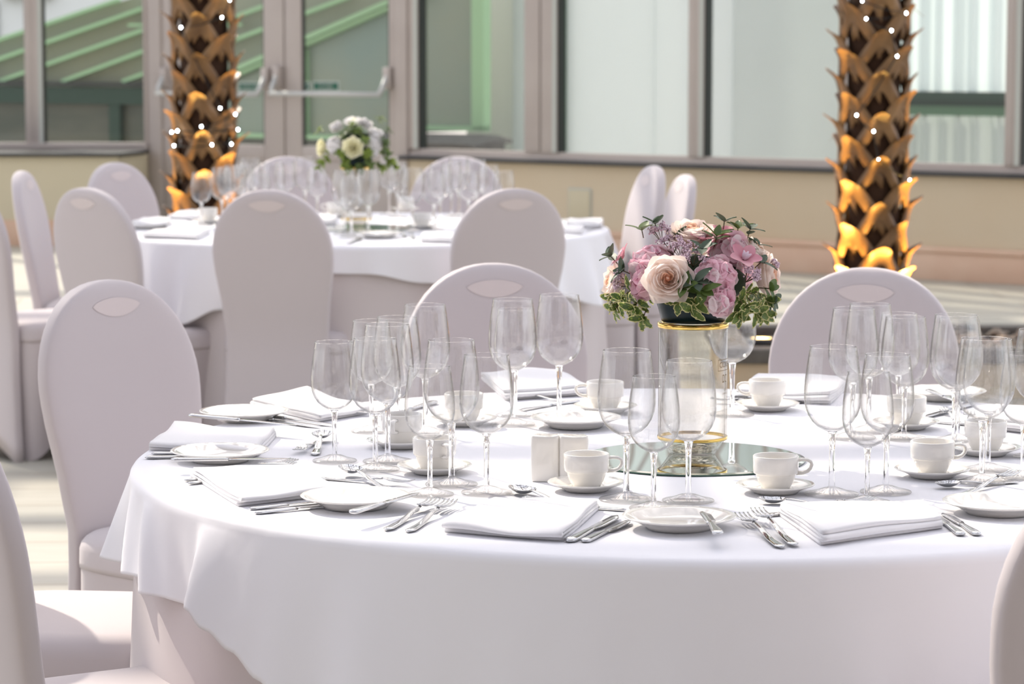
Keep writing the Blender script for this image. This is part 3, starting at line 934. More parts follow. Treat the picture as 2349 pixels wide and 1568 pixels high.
def spread(items, fixed, dmin=.0865):
    """ease standing glasses apart so that no two feet overlap"""
    P = [PZ(x, y, .7605) for (x, y) in items]
    for it in range(60):
        for i in range(len(P)):
            for j in range(i):
                d = P[i] - P[j]; L = math.hypot(d.x, d.y)
                if L < dmin:
                    e = (dmin - L) * .5; sy = 1 if d.y >= 0 else -1; sx_ = d.x / max(L, 1e-4)
                    P[i] += Vector((sx_ * e * .5, sy * e, 0)); P[j] -= Vector((sx_ * e * .5, sy * e, 0))
            for (q_, r_) in fixed:
                d = P[i] - q_; L = math.hypot(d.x, d.y)
                if L < r_: P[i] += Vector((d.x / max(L, 1e-4), d.y / max(L, 1e-4), 0)) * (r_ - L)
    return P
def glass(kind, p, label, group):
    if kind not in protos:
        protos[kind] = make_glass(kind, label, p, group)
    else:
        copy_tree(protos[kind], label, p, random.Random(int(p.x * 1000)).uniform(0, 6), group)
gn = 'wine glasses on the near table'
# base centre pixel a bit above the front edge of the foot
front_glasses = [
    ('S', 768, 1058, 'small wine glass standing farthest left on the near table'),
    ('M', 862, 1077, 'wine glass standing just left behind the left cups'),
    ('L', 889, 1060, 'wine glass overlapping the one beside the sideways left cup'),
    ('S', 852, 990, 'small wine glass behind the overlapping left pair, near fork tines'),
    ('M', 914, 1006, 'wine glass at the back of the left glass cluster'),
    ('L', 974, 994, 'large wine glass rising at the back right of the left cluster'),
    ('S', 990, 1134, 'small wine glass in front of the cup with hidden handle'),
    ('L', 1036, 1112, 'large wine glass just behind the small one beside the cup'),
    ('M', 1113, 1132, 'wine glass left of the salt shaker, behind the fork pair'),
    ('L', 1176, 974, 'large wine glass before the middle covered chair, left of two'),
    ('S', 1189, 955, 'small wine glass hidden inside outline of large back glass'),
    ('L', 1275, 957, 'large wine glass before middle covered chair, right of two'),
    ('L', 1439, 1148, 'large wine glass standing left in front of the clear vase'),
    ('S', 1497, 1165, 'smallest and nearest of three glasses before the clear vase'),
    ('M', 1578, 1150, 'wine glass right in front of the clear vase'),
    ('L', 1679, 952, 'large wine glass right behind the clear vase under the flowers'),
    ('L', 1889, 1134, 'large wine glass at left of the trio right of mirror'),
    ('S', 1980, 1150, 'small wine glass nearest us in the trio right of mirror'),
    ('M', 2026, 1132, 'wine glass at right of the trio right of mirror'),
    ('L', 1958, 1002, 'large wine glass left before the right covered chair'),
    ('L', 2047, 986, 'large wine glass in the middle before the right covered chair'),
    ('S', 2066, 972, 'small wine glass tucked inside the large pair by right chair'),
    ('M', 2073, 1006, 'wine glass at right edge of the group before right chair'),
    ('L', 2203, 1096, 'large wine glass nearest left in the far right cluster'),
    ('M', 2274, 1082, 'wine glass in the middle front of the far right cluster'),
    ('S', 2326, 1098, 'small wine glass in front at the right photo edge'),
    ('M', 2200, 1016, 'wine glass at the back left of far right cluster'),
    ('L', 2240, 1036, 'large wine glass at the back of the far right cluster'),
    ('M', 2337, 1046, 'wine glass at back against the right photo edge'),
]
gb = 'wine glasses on the far table'
far_glasses = [
    ('S', 472, 517), ('M', 500, 517), ('L', 540, 520), ('S', 522, 500), ('M', 560, 503), ('L', 575, 495), ('S', 597, 520), ('L', 628, 510), ('M', 655, 494), ('L', 700, 492), ('S', 728, 503),
    ('L', 790, 537), ('M', 806, 544), ('L', 845, 534), ('L', 893, 492), ('M', 912, 498), ('L', 946, 530), ('M', 995, 527), ('L', 1010, 515), ('M', 1036, 497), ('L', 1053, 494), ('S', 1075, 512), ('L', 1093, 502), ('M', 1122, 506), ('S', 1157, 512)]
ordn = ['first', 'second', 'third', 'fourth', 'fifth', 'sixth', 'seventh', 'eighth', 'ninth', 'tenth', 'eleventh', 'twelfth', 'thirteenth']
lefts = sorted([g for g in far_glasses if g[1] < 770], key=lambda g: g[1])
mids = sorted([g for g in far_glasses if 770 <= g[1]], key=lambda g: g[1])
CUPS = [(1345, 1124), (1779, 1129), (2138, 1093), (997, 1084), (921, 1025), (1760, 940), (1388, 945), (2079, 982), (2260, 1042), (1064, 974), (968, 524), (770, 498), (930, 484), (478, 512)]
FIX = [(PZ(x, y, .7605), .085) for (x, y) in CUPS]
VASES = [(PZ(1588, 1040, .765), .10), (PZ(818, 519, .765), .10)]
for (k, x, y, l), p in zip(front_glasses, spread([(g[1], g[2]) for g in front_glasses], FIX + VASES)): glass(k, p, l, gn)
pts = spread([(g[1], g[2]) for g in lefts + mids], FIX + VASES)
for i, (g, p) in enumerate(zip(lefts + mids, pts)):
    if i < len(lefts):
        l = ('%s wine glass from the left on the far table, behind the broad chair' if i > 1 else '%s wine glass from the left on the far table, before the palm') % ordn[i]
    else:
        m_ = i - len(lefts)
        l = '%s of three wine glasses before the white flower vase' % ['left', 'middle', 'right'][m_] if m_ < 3 else '%s wine glass right of the white flower vase on far table' % ordn[m_ - 3]
    glass(g[0], p, l, gb)

# ---------------------------------------------------------------- cups and saucers
def make_cup(label, loc, rz, group):
    t = thing('coffee_cup', label, 'cup', loc, rz, group)
    b = MB()
    b.lathe([(0, .003), (.0185, .003), (.0195, 0), (.0215, 0), (.0225, .003), (.0265, .010), (.0293, .018), (.0300, .0218), (.0302, .0226), (.0330, .0232), (.0339, .0250), (.0343, .030), (.0345, .040), (.0346, .0495), (.0338, .0505), (.0325, .0498), (.0318, .040), (.0305, .026), (.0275, .016), (.021, .008), (0, .006)], 48)
    b.obj('body', 'china', t)
    b = MB()
    pts = [(.0325, 0, .0425), (.040, 0, .0435), (.048, 0, .0428), (.0535, 0, .040), (.0550, 0, .0355), (.0530, 0, .0300), (.0485, 0, .0255), (.041, 0, .0232), (.0315, 0, .0232)]
    b.tube(pts, [.0036, .0032, .0031, .0031, .0031, .0031, .0032, .0035, .004], 12, ell=(1.6, .85))
    b.obj('handle', 'china', t)
    return t
def make_saucer(label, loc, group):
    b = MB()
    b.lathe([(0, .0035), (.022, .0035), (.031, .0008), (.034, .0008), (.037, .004), (.048, .009), (.058, .0125), (.0592, .0136), (.058, .0146), (.047, .0112), (.036, .0072), (.028, .0062), (.0265, .0075), (.025, .0062), (0, .0058)], 56)
    o = b.obj('saucer', 'china'); o.location = loc
    tag(o, label, 'saucer', group)
    return o
cups = [  # px, py(base centre), handle angle deg (world), place words
    (1345, 1124, 8, 'before the salt and pepper shakers'),
    (1779, 1129, 5, 'at the front right of the mirror'),
    (2138, 1093, 12, 'in front of the far right glasses'),
    (997, 1084, -62, 'behind the small front left glass'),
    (921, 1025, -105, 'half hidden behind the left glass stems'),
    (1760, 940, 172, 'right of the vase before the right chair'),
    (1388, 945, 170, 'behind the left of the clear vase'),
    (2079, 982, 100, 'beyond the trio of glasses at right'),
    (2260, 1042, 95, 'behind the stems of the far right glasses'),
    (1064, 974, 80, 'behind the left cluster glasses at back'),
]
far_cups = [(968, 524, 0, 'far table, between glass stems right of vase'), (770, 498, 180, 'far table, left behind the flower vase'), (930, 484, 60, 'far table, back right beyond the vase'), (478, 512, 150, 'far table, left before the palm')]
cup0 = sau0 = None
for (px, py, ang, w) in cups + far_cups:
    gc = 'coffee cups on the near table' if py > 600 else 'coffee cups on the far table'
    gs = gc.replace('coffee cups', 'saucers')
    p = PZ(px, py, .7605)
    ls = 'white china saucer %s' % (w if py > 600 else 'on ' + w)
    lc = 'white china coffee cup %s' % (w if py > 600 else 'on ' + w)
    ls = ls.replace('saucer ', 'saucer under the cup ', 1)
    if sau0 is None: sau0 = make_saucer(ls, p, gs)
    else: s_ = copy_tree(sau0, ls, p, 0, gs)
    pc = p + Vector((0, 0, .0064))
    if cup0 is None: cup0 = make_cup(lc, pc, radians(ang), gc)
    else: copy_tree(cup0, lc, pc, radians(ang), gc)

# ---------------------------------------------------------------- side plates
def make_plate(label, loc, group):
    b = MB()
    b.lathe([(0, .003), (.040, .003), (.043, .0006), (.047, .0006), (.050, .004), (.062, .0105), (.073, .0145), (.079, .0165), (.0805, .0178), (.079, .0188), (.071, .0165), (.058, .0095), (.048, .0062), (0, .0055)], 72)
    o = b.obj('side_plate', 'china'); o.location = loc
    tag(o, label, 'plate', group)
    return o
plates = [
    (815, 1162, 'white side plate holding a knife, front left between napkins'),
    (1558, 1210, 'white side plate at the front edge with a short upright knife'),
    (505, 1056, 'white side plate with a knife across it at far left'),
    (560, 963, 'white side plate at table left edge beside the left chair'),
    (1321, 978, 'empty white side plate behind the salt shaker'),
    (2290, 1176, 'white side plate cut off by the right foreground chair'),
    (2165, 915, 'white side plate at back right before the right chair'),
]
far_plates = [(870, 545, 'small white plate with a knife at front of the far table'), (340, 524, 'white plate at far left edge of the far table'), (1335, 515, 'white plate at right edge of the far table')]
pl0 = None
for (px, py, l) in plates + far_plates:
    p = PZ(px, py, .7605); g = 'side plates on the near table' if py > 600 else 'side plates on the far table'
    if pl0 is None: pl0 = make_plate(l, p, g)
    else: copy_tree(pl0, l, p, 0, g)

# ---------------------------------------------------------------- cutlery (x runs from handle end to tip)
def cut_handle(b, L, wend=.0085, wneck=.0030, z0=.003):
    N = 14; rings = []
    for k in range(N + 1):
        t = k / N
        w = (wend * (1 - t) ** .9 + wneck * (1 - (1 - t) ** .9)) if t > .06 else wend * sqrt(t / .06 + .04)
        w = min(w, wend)
        h = .0016 * (1 - .25 * t) + (0.0006 if t > .7 else 0)
        z = z0 + .008 * smoothstep((t - .35) / .65)
        rings.append([Vector((t * L, w * x, z + h * y)) for (x, y) in supell(10, 1, 1, 2)])
    b.loft(rings, True, True)
def make_fork(label, group):
    t = thing('table_fork', label, 'fork', (0, 0, 0), 0, group)
    b = MB(); cut_handle(b, .135); b.obj('handle', 'steel', t)
    b = MB()
    def zc(x):   # arch of the head
        u = (x - .135) / .065
        return .0110 - .0105 * u + .010 * u * u * u + .0016
    rings = []
    for k in range(8):
        x = .134 + .022 * k / 7
        w = .003 + .0090 * smoothstep(k / 6)
        z = zc(x) + 0.001
        rings.append([Vector((x, w * a, z - .0022 * (1 - a * a) * smoothstep(k / 5) + .0008 * c)) for (a, c) in ((-1, 0), (-.5, 1), (0, 1), (.5, 1), (1, 0), (.5, -1), (0, -1), (-.5, -1))])
    b.loft(rings, True, True)
    for q in range(4):
        y = -.0098 + .00653 * q
        rings = []
        for k in range(6):
            u = k / 5
            x = .153 + .046 * u
            r = .00185 * (1 - .45 * u)
            yy = y * (1 - .06 * u) * (0.94 if k == 0 else 1)
            z = zc(x) + .0005
            rings.append([Vector((x, yy + r * a, z + .0009 * c)) for (a, c) in ((-1, -1), (1, -1), (1, 1), (-1, 1))])
        b.loft(rings, True, True)
    b.obj('tines', 'steel', t)
    return t
def make_spoon(label, group):
    t = thing('dessert_spoon', label, 'spoon', (0, 0, 0), 0, group)
    b = MB(); cut_handle(b, .125); b.obj('handle', 'steel', t)
    b = MB(); a_, b_ = .027, .0175
    def fn(u, v, o=0.0):
        r = u; th = v * 2 * pi
        x = a_ * r * cos(th); y = b_ * r * sin(th) * (1 - .12 * cos(th))
        return Vector((.150 + x, y, .0115 - .0085 * (1 - r * r) - o))
    b.grid(lambda u, v: fn(u, v), 8, 28)
    b.grid(lambda u, v: fn(1 - u, v, .0011), 8, 28)
    b.loft([[fn(1, i / 28) for i in range(28)], [fn(1, i / 28, .0011) for i in range(28)]])
    b.obj('bowl', 'steel', t)
    return t
def make_knife(label, group):
    t = thing('table_knife', label, 'knife', (0, 0, 0), 0, group)
    b = MB(); rings = []
    for k in range(15):
        u = k / 14
        w = .0088 * (sqrt(min(1, u / .08 + .06)) if u < .08 else 1 - .45 * smoothstep((u - .1) / .9))
        h = .0036 * (sqrt(min(1, u / .06 + .1)) if u < .06 else 1 - .25 * u)
        rings.append([Vector((u * .10, w * x, .0038 + h * y)) for (x, y) in supell(14, 1, 1, 2.6)])
    b.loft(rings, True, True); b.obj('handle', 'steel', t)
    b = MB(); rings = []
    for k in range(12):
        u = k / 11
        x = .098 + .115 * u
        wl = .0045 + .0055 * smoothstep(u * 6) - .0085 * smoothstep((u - .75) / .25)
        wu = .0045 + .0015 * smoothstep(u * 6) - .0055 * smoothstep((u - .9) / .1) + 0.0008
        th = .0011 * (1 - .5 * u)
        if u > .99: wl, wu = .0006, .0012
        rings.append([Vector((x, a, .0038 + c)) for (a, c) in ((-wl, 0), (0, th * .7), (wu, th), (wu, -th), (0, -th * .7))])
    b.loft(rings, True, True); b.obj('blade', 'steel', t)
    return t
makers = {'f': (make_fork, .199), 's': (make_spoon, .177), 'k': (make_knife, .213)}
cproto = {}
def cutlery(kind, hx, hy, tx, ty, label, group, z0=0.0, z1=0.0, roll=0.0, lim=(.82, 1.12)):
    mk, L = makers[kind]
    a = PZ(hx, hy, .7605 + z0); c = PZ(tx, ty, .7605 + z1)
    d = c - a; l = Vector((d.x, d.y)).length
    s = max(lim[0], min(lim[1], l / L))
    if kind not in cproto:
        cproto[kind] = mk(label, group); o = cproto[kind]
    else:
        o = copy_tree(cproto[kind], label, (0, 0, 0), 0, group)
    pitch = -math.atan2(z1 - z0, max(l, .12))
    o.location = a
    o.rotation_euler = (radians(roll), pitch, atan2(d.y, d.x))
    o.scale = (s, s if s < 1 else 1, s if s < 1 else 1)
    return o
gf, gk, gsn = 'forks on the near table', 'knives on the near table', 'dessert spoons on the near table'
cutlery('f', 886, 1219, 1013, 1152, 'silver fork left of the front napkin, outer of the pair', gf)
cutlery('f', 936, 1223, 1076, 1139, 'silver fork left of the front napkin, touching the cloth fold', gf)
cutlery('k', 1304, 1246, 1418, 1187, 'silver knife beside the front middle napkin, left of the pair', gk)
cutlery('k', 1339, 1246, 1446, 1197, 'silver knife beside the front middle napkin, right of the pair', gk)
cutlery('f', 1794, 1259, 1682, 1182, 'silver fork left of the front right napkin, left one', gf)
cutlery('f', 1824, 1254, 1712, 1164, 'silver fork crossing over its twin by the front right napkin', gf, z0=.001, z1=.006)
cutlery('k', 2206, 1230, 2139, 1184, 'silver knife with handle right of front right napkin, inner', gk)
cutlery('k', 2244, 1230, 2172, 1186, 'silver knife with handle right of front right napkin, outer', gk)
cutlery('k', 805, 1180, 962, 1135, 'silver butter knife lying across the front left plate', gk, z0=.0185, z1=.0185)
cutlery('k', 1648, 1229, 1612, 1178, 'short butter knife on the front edge plate', gk, z0=.0185, z1=.016, lim=(.6, 1))
cutlery('k', 392, 1058, 672, 1057, 'silver knife lying across the far left plate', gk, z0=.0185, z1=.0185)
cutlery('k', 433, 956, 682, 980, 'silver knife overhanging the plate by the left chair', gk, z0=.0185, z1=.0185)
cutlery('k', 572, 1170, 760, 1150, 'silver knife handle under front left plate, upper one', gk, lim=(.55, 1))
cutlery('k', 584, 1180, 790, 1158, 'silver knife handle under front left plate, lower one', gk, lim=(.55, 1))
cutlery('k', 332, 1052, 560, 1050, 'silver knife handle at table left edge, nearer one', gk, lim=(.5, 1))
cutlery('k', 347, 1043, 560, 1040, 'silver knife handle at table left edge, farther one', gk, lim=(.5, 1))
cutlery('k', 560, 950, 778, 980, 'silver knife blade right of the plate by left chair, long', gk, lim=(.7, 1.1))
cutlery('k', 530, 954, 742, 983, 'silver knife blade right of the plate by left chair, short', gk, lim=(.7, 1.1))
cutlery('f', 424, 1105, 699, 1066, 'silver fork under the left napkin with tines showing, upper', gf)
cutlery('f', 432, 1112, 672, 1076, 'silver fork under the left napkin with tines showing, lower', gf)
cutlery('s', 899, 1129, 752, 1065, 'silver spoon with upturned bowl behind front left plate', gsn, z0=.0, z1=.006)
cutlery('f', 735, 1099, 872, 1110, 'silver fork crossing the spoon behind front left plate', gf)
cutlery('s', 722, 1046, 742, 1000, 'silver spoon bowl shining left of the small leftmost glass', gsn, z1=.005)
cutlery('f', 735, 1012, 682, 1044, 'silver fork crossing the spoon near leftmost glass', gf, lim=(.6, 1))
cutlery('s', 1330, 1172, 1163, 1125, 'silver spoon bowl behind the front middle napkin', gsn)
cutlery('f', 1436, 1172, 1262, 1158, 'silver fork lying behind the front middle napkin', gf)
cutlery('s', 1960, 1167, 1738, 1154, 'silver spoon behind the front right napkin', gsn, lim=(.8, 1.3))
cutlery('f', 1750, 1185, 2000, 1158, 'silver fork crossed with spoon behind front right napkin', gf, lim=(.8, 1.2))
cutlery('f', 945, 952, 808, 956, 'silver fork behind the left glass stems', gf)
cutlery('k', 1000, 925, 850, 968, 'silver knife lying behind the left glass stems', gk)
cutlery('f', 1322, 924, 1201, 913, 'silver fork below the middle back napkin', gf)
cutlery('k', 1330, 922, 1222, 938, 'silver knife below the middle back napkin', gk)
cutlery('f', 1826, 932, 1684, 926, 'silver fork behind the cup right of vase', gf)
cutlery('s', 1840, 925, 1700, 921, 'silver spoon behind the cup right of vase', gsn)
cutlery('s', 2335, 1108, 2170, 1119, 'silver spoon in front of the far right glasses', gsn)
cutlery('f', 2200, 1140, 2330, 1094, 'silver fork crossed over spoon before far right glasses', gf)
cutlery('f', 2205, 975, 2161, 946, 'silver fork pointing away behind cluster of right glasses, left', gf)
cutlery('f', 2222, 990, 2224, 956, 'silver fork pointing away behind cluster of right glasses, right', gf)
cutlery('k', 2290, 982, 2145, 970, 'silver knife behind the stems of right glasses', gk)
cutlery('k', 2230, 930, 2122, 960, 'silver knife blade near the back right plate', gk)
cutlery('k', 2128, 898, 2200, 925, 'dark handled looking knife resting on back right plate rim', gk, z0=.02, z1=.018)
cutlery('s', 2150, 1160, 2349, 1150, 'silver spoon near right foreground chair back', gsn, lim=(.5, 1)) if False else None
cutlery('k', 840, 538, 905, 545, 'small knife on the plate at front of far table', 'cutlery on the far table', z0=.0185, z1=.0185)
for (a, b_, c, d, k, l) in ((800, 560, 850, 540, 'k', 'knife left of the front plate on the far table'), (930, 545, 918, 528, 'f', 'fork right of the front plate on the far table'), (950, 550, 932, 530, 'f', 'second fork right of the front plate on far table'),
                           (430, 508, 475, 502, 'f', 'fork near the leftmost far table glass'), (1375, 524, 1345, 530, 'k', 'knife at right edge of the far table'), (1385, 519, 1350, 522, 'k', 'second knife at the right edge of far table'),
                           (350, 533, 470, 540, 'k', 'knife in front of the left napkins on far table'), (1030, 553, 1000, 530, 'k', 'knife near the chair at right front of far table')):
    cutlery(k, a, b_, c, d, l, 'cutlery on the far table', lim=(.7, 1.1))

# ---------------------------------------------------------------- napkins
def napkin(quad, label, group, fold='front', seed=0, zs=None, z0=0.0, layers=4, thick=.0040):
    """folded napkin: a ribbon wound back and forth; quad = table points [A,B,C,D]; folds lie along A-B and D-C"""
    rnd = random.Random(seed)
    A, B, C, D = [PZ(x, y, .7605) for (x, y) in quad]
    c0 = (A + B + C + D) / 4
    path = []
    gap = .0004
    n = 14
    for L in range(layers):
        z = z0 + thick * .5 + .0004 + L * (thick + gap)
        short = rnd.uniform(.0, .03) + (0.02 * L if L < layers - 1 else 0)
        lo, hi = (.0 + rnd.uniform(0, .02), 1.0 - short)
        ss = [lo + (hi - lo) * i / n for i in range(n + 1)]
        if L % 2 == 1: ss = ss[::-1]
        path += [(s, z) for s in ss]
        if L < layers - 1:   # rounded fold
            zc_ = z + (thick + gap) / 2
            r = (thick + gap) / 2
            e = ss[-1]; sg = 1 if L % 2 == 0 else -1
            for k in (1, 2, 3):
                a = -pi / 2 + k * pi / 4
                path.append((e + sg * .028 * cos(a), zc_ + r * sin(a)))
    up = []; dn = []
    for i, (s, z) in enumerate(path):
        p0 = path[max(0, i - 1)]; p1 = path[min(len(path) - 1, i + 1)]
        W_ = .1
        tx, tz = (p1[0] - p0[0]) * W_, p1[1] - p0[1]
        l = math.hypot(tx, tz) or 1
        nx, nz = -tz / l, tx / l
        up.append((s + nx * thick / 2 / W_, z + nz * thick / 2)); dn.append((s - nx * thick / 2 / W_, z - nz * thick / 2))
    loop = up + dn[::-1]
    nt_ = 18
    ph = [rnd.uniform(0, 6) for _ in range(4)]
    hmax = z0 + layers * (thick + gap)
    rings = []
    for j in range(nt_ + 1):
        t = j / nt_
        ring = []
        for (s, z) in loop:
            k = (z - z0) / hmax
            wob = k * (.0028 * sin(s * 4.5 + ph[0] + 2 * t) * sin(t * 5 + ph[1]) + .0016 * sin(s * 9 + t * 7 + ph[2]) + .002)
            skew = .02 * k * sin(ph[3])
            ts = t + skew * (1 - 2 * t)
            P = A * (1 - s) * (1 - ts) + B * s * (1 - ts) + C * s * ts + D * (1 - s) * ts
            # A->B is s axis, A->D is t axis
            ring.append(Vector((P.x - c0.x, P.y - c0.y, z + max(wob, -z * .2))))
        rings.append(ring)
    b = MB(); b.loft(rings, True, True)
    o = b.obj('napkin', 'napkin')
    o.location = (c0.x, c0.y, .7605)
    tag(o, label, 'napkin', group)
    return o
gp = 'folded napkins on the near table'
# quad order: A,B along the winding axis ; D beyond A
napkin([(1017, 1221), (1136, 1158), (1372, 1170), (1292, 1243)], 'folded white napkin at the front middle between forks and knives', gp, seed=1, layers=3)
napkin([(1884, 1252), (1783, 1180), (2122, 1174), (2163, 1212)], 'folded white napkin at the front right of the near table', gp, seed=2, layers=4)
napkin([(548, 1163), (438, 1094), (655, 1078), (782, 1134)], 'folded white napkin at front left between two plates', gp, seed=3, layers=3)
napkin([(341, 1032), (396, 988), (634, 1002), (594, 1046)], 'folded white napkin between the two leftmost plates', gp, seed=4, layers=3)
napkin([(732, 968), (578, 931), (700, 904), (846, 950)], 'folded white napkin at back left by the leftmost glass', gp, seed=5, layers=3)
napkin([(1160, 919), (1106, 872), (1275, 866), (1346, 906)], 'folded white napkin before the middle covered chair', gp, seed=6, layers=4)
napkin([(1686, 918), (1738, 876), (1950, 886), (1905, 927)], 'folded white napkin before right covered chair, right of vase', gp, seed=7, layers=4)
napkin([(2245, 981), (2285, 948), (2420, 960), (2400, 1000)], 'folded white napkin at the right photo edge behind glasses', gp, seed=8, layers=4)
gq = 'folded napkins on the far table'
napkin([(300, 522), (330, 508), (392, 510), (385, 524)], 'folded napkin at far left edge of the far table', gq, seed=11, layers=4)
napkin([(328, 546), (390, 532), (480, 534), (455, 550)], 'folded napkin at front left of the far table', gq, seed=12, layers=4)
napkin([(385, 502), (430, 492), (480, 494), (465, 506)], 'folded napkin before the palm on far table', gq, seed=13, layers=4)
napkin([(965, 556), (975, 543), (1040, 545), (1035, 558)], 'folded napkin beside the right front chair on far table', gq, seed=14, layers=4)
napkin([(1300, 522), (1305, 510), (1385, 512), (1380, 524)], 'folded napkin at the right edge of the far table, back', gq, seed=15, layers=4)
napkin([(1290, 536), (1300, 526), (1340, 528), (1335, 538)], 'folded napkin at the right edge of the far table, front', gq, seed=16, layers=4)
napkin([(700, 514), (720, 503), (775, 504), (770, 516)], 'folded napkin left of the white flower vase on far table', gq, seed=17, layers=4)

# ---------------------------------------------------------------- shakers
def shaker(px, py, w, label, mirror):
    p = PZ(px, py, .7605)
    t = thing('shaker', label, 'shaker', p, radians(-6), 'salt and pepper shakers')
    b = MB(); rings = []
    for (z, s_) in ((0, .93), (.001, .97), (.004, 1), (.058, 1), (.066, 1), (.0695, .97), (.071, .90)):
        ring = []
        for (x, y) in supell(40, w / 2 * s_, .0165 * s_, 5):
            # wavy waist: one face bulges, the other is hollow so the two nest
            hollow = .004 * mirror * sin((y / .0165) * 1.4)
            lift = (.0025 * (x / (w / 2)) ** 2 - .001) if z > .06 else 0
            ring.append(Vector((x + hollow, y, z + lift)))
        rings.append(ring)
    b.loft(rings, True, True)
    b.obj('body', 'china', t, auto=50)
    b = MB()
    for k in range(3):
        b.lathe([(.0011, 0), (.0009, .0004), (0, .0004)], 8, ((k - 1) * .006, 0, .0705))
    b.obj('pouring_holes', 'slate', t)
shaker(1256, 1101, .044, 'white ceramic shaker, left of the joined pair beside the mirror', 1)
shaker(1313, 1102, .046, 'white ceramic shaker, right of the joined pair beside the mirror', -1)

# ---------------------------------------------------------------- mirror discs and vases
def mirror_disc(c, label, r=.182):
    t = thing('round_mirror', label, 'mirror', (c.x, c.y, .7607), 0, 'round table mirrors')
    b = MB(); b.lathe([(0, .0042), (r - .007, .0042)], 96); b.obj('reflecting_face', 'mirror', t)
    b = MB(); b.lathe([(0, 0.0), (r - .001, 0), (r, .0008), (r, .0026), (r - .007, .0042)], 96); b.obj('bevelled_edge', 'mirror_edge', t, auto=30)
VC = PZ(1588, 1040, .765)
VB = PZ(818, 519, .765)
mirror_disc(PZ(1590, 1047, .765), 'large round mirror under the vase of pink flowers')
mirror_disc(PZ(830, 521, .765), 'round mirror under the vase of white flowers on far table')
VH = .217
def vase(c, label, text):
    t = thing('cylinder_vase', label, 'vase', (c.x, c.y, .7650), 0, 'clear cylinder vases')
    r = .0565
    b = MB()
    b.lathe([(r, .030), (r, VH - .006), (r - .003, VH - .006), (r - .003, .030)], 64)
    b.obj('cylinder', 'acrylic', t)
    b = MB()
    b.lathe([(0, .0005), (.037, .0005), (.038, .002), (.052, .022), (.0565, .0255), (.0535, .0255), (.049, .022), (.034, .005), (0, .005)], 64)
    for rr, z in ((.040, .008), (.045, .015), (.030, .0055), (.020, .0055)):
        b.lathe([(rr, z), (rr - .002, z + .003), (rr - .004, z)], 48)
    b.obj('tapered_base', 'acrylic', t)
    b = MB(); b.lathe([(r - .004, .0255), (r + .001, .0255), (r + .0012, .030), (r - .004, .030), (r - .004, .0255)], 64)
    b.obj('lower_gold_ring', 'gold', t)
    b = MB(); b.lathe([(r - .005, VH - .008), (r + .0015, VH - .008), (r + .0022, VH - .004), (r + .0015, VH), (r - .005, VH), (r - .005, VH - .008)], 64)
    b.obj('upper_gold_ring', 'gold', t)
    if text:
        rr = r + .0005
        def bend(a0, zc_):
            def f(co):
                a = a0 + co.x / rr
                return Vector((rr * cos(a), rr * sin(a), zc_ + co.y))
            return f
        a_l = radians(-90 + 42)       # left end of the boxed word
        zt = .150
        text_mesh('word_mark', 'CORD', .0125, t, 'ink', None, None, 'LEFT', bend(a_l + .05, zt))
        b = MB()
        def arc(z0, z1, a0, a1, w=.0006):
            n_ = 24
            pts0 = [Vector((rr * cos(a0 + (a1 - a0) * i / n_), rr * sin(a0 + (a1 - a0) * i / n_), z0)) for i in range(n_ + 1)]
            pts1 = [Vector((rr * cos(a0 + (a1 - a0) * i / n_), rr * sin(a0 + (a1 - a0) * i / n_), z1)) for i in range(n_ + 1)]
            b.loft([pts0, pts1], closed=False)
        a_r = a_l + .95
        arc(zt + .0085, zt + .0093, a_l, a_r); arc(zt - .0093, zt - .0085, a_l, a_r)
        arc(zt - .0093, zt + .0093, a_l, a_l + .014); arc(zt - .0093, zt + .0093, a_r - .014, a_r)
        b.obj('word_box', 'ink', t, smooth=False)
        text_mesh('monogram', 'DC', .0185, t, 'ink', None, None, 'CENTER', lambda co: bend(a_l + .34, zt - .023)(Vector((co.x * .62, co.y, 0))))
        text_mesh('small_print', 'COUR', .0042, t, 'ink', None, None, 'CENTER', bend(a_l + .40, zt - .041))
        text_mesh('small_print', 'GRANDE', .0042, t, 'ink', None, None, 'CENTER', bend(a_l + .36, zt - .047))
vase(VC, 'clear cylinder vase with gold rings holding up the pink flowers', True)
vase(VB, 'clear cylinder vase holding up the white flowers on the far table', False)

# ---------------------------------------------------------------- flowers
def frame_for(n, roll=0.0):
    n = Vector(n).normalized()
    u = Vector((0, 0, 1)).cross(n)
    if u.length < .05: u = Vector((1, 0, 0))
    u.normalize(); v = n.cross(u)
    cr, sr = cos(roll), sin(roll)
    return (u * cr + v * sr), (v * cr - u * sr), n
def petal(b, c, fr, az, w, h, open_, cup, r0, curl=0.0, mi=0, rnd=None, z0=0.0, point=0.0, nu=6, nv=6):
    """petal rooted r0 from the axis, leaning out by open_ (radians from the axis)"""
    U, V, N = fr
    er = U * cos(az) + V * sin(az)
    et = V * cos(az) - U * sin(az)
    j1 = rnd.uniform(-.004, .004) if rnd else 0
    def fn(u, v):
        s = (u - .5) * 2
        wv = w * (sin(pi * (.18 + .62 * v)) ** .7) * (1 - point * v ** 3)
        x = s * wv
        a = open_ + curl * v * v
        along = h * v * (1 - .12 * s * s * v)
        bend_ = cup * (1 - abs(s) ** 2)
        rad = r0 + along * sin(a) + bend_ * w * .5
        up = along * cos(a)
        ang = x / max(r0 + along * .5 + .006, .006) if cup > .4 else 0
        p = c + N * (z0 + up + .0015 * sin(s * 5 + az * 3) * v)
        if cup > .4:
            e2 = er * cos(ang * .8) + et * sin(ang * .8)
            return p + e2 * (rad)
        return p + er * rad + et * x
    b.grid(fn, nu, nv, mi)
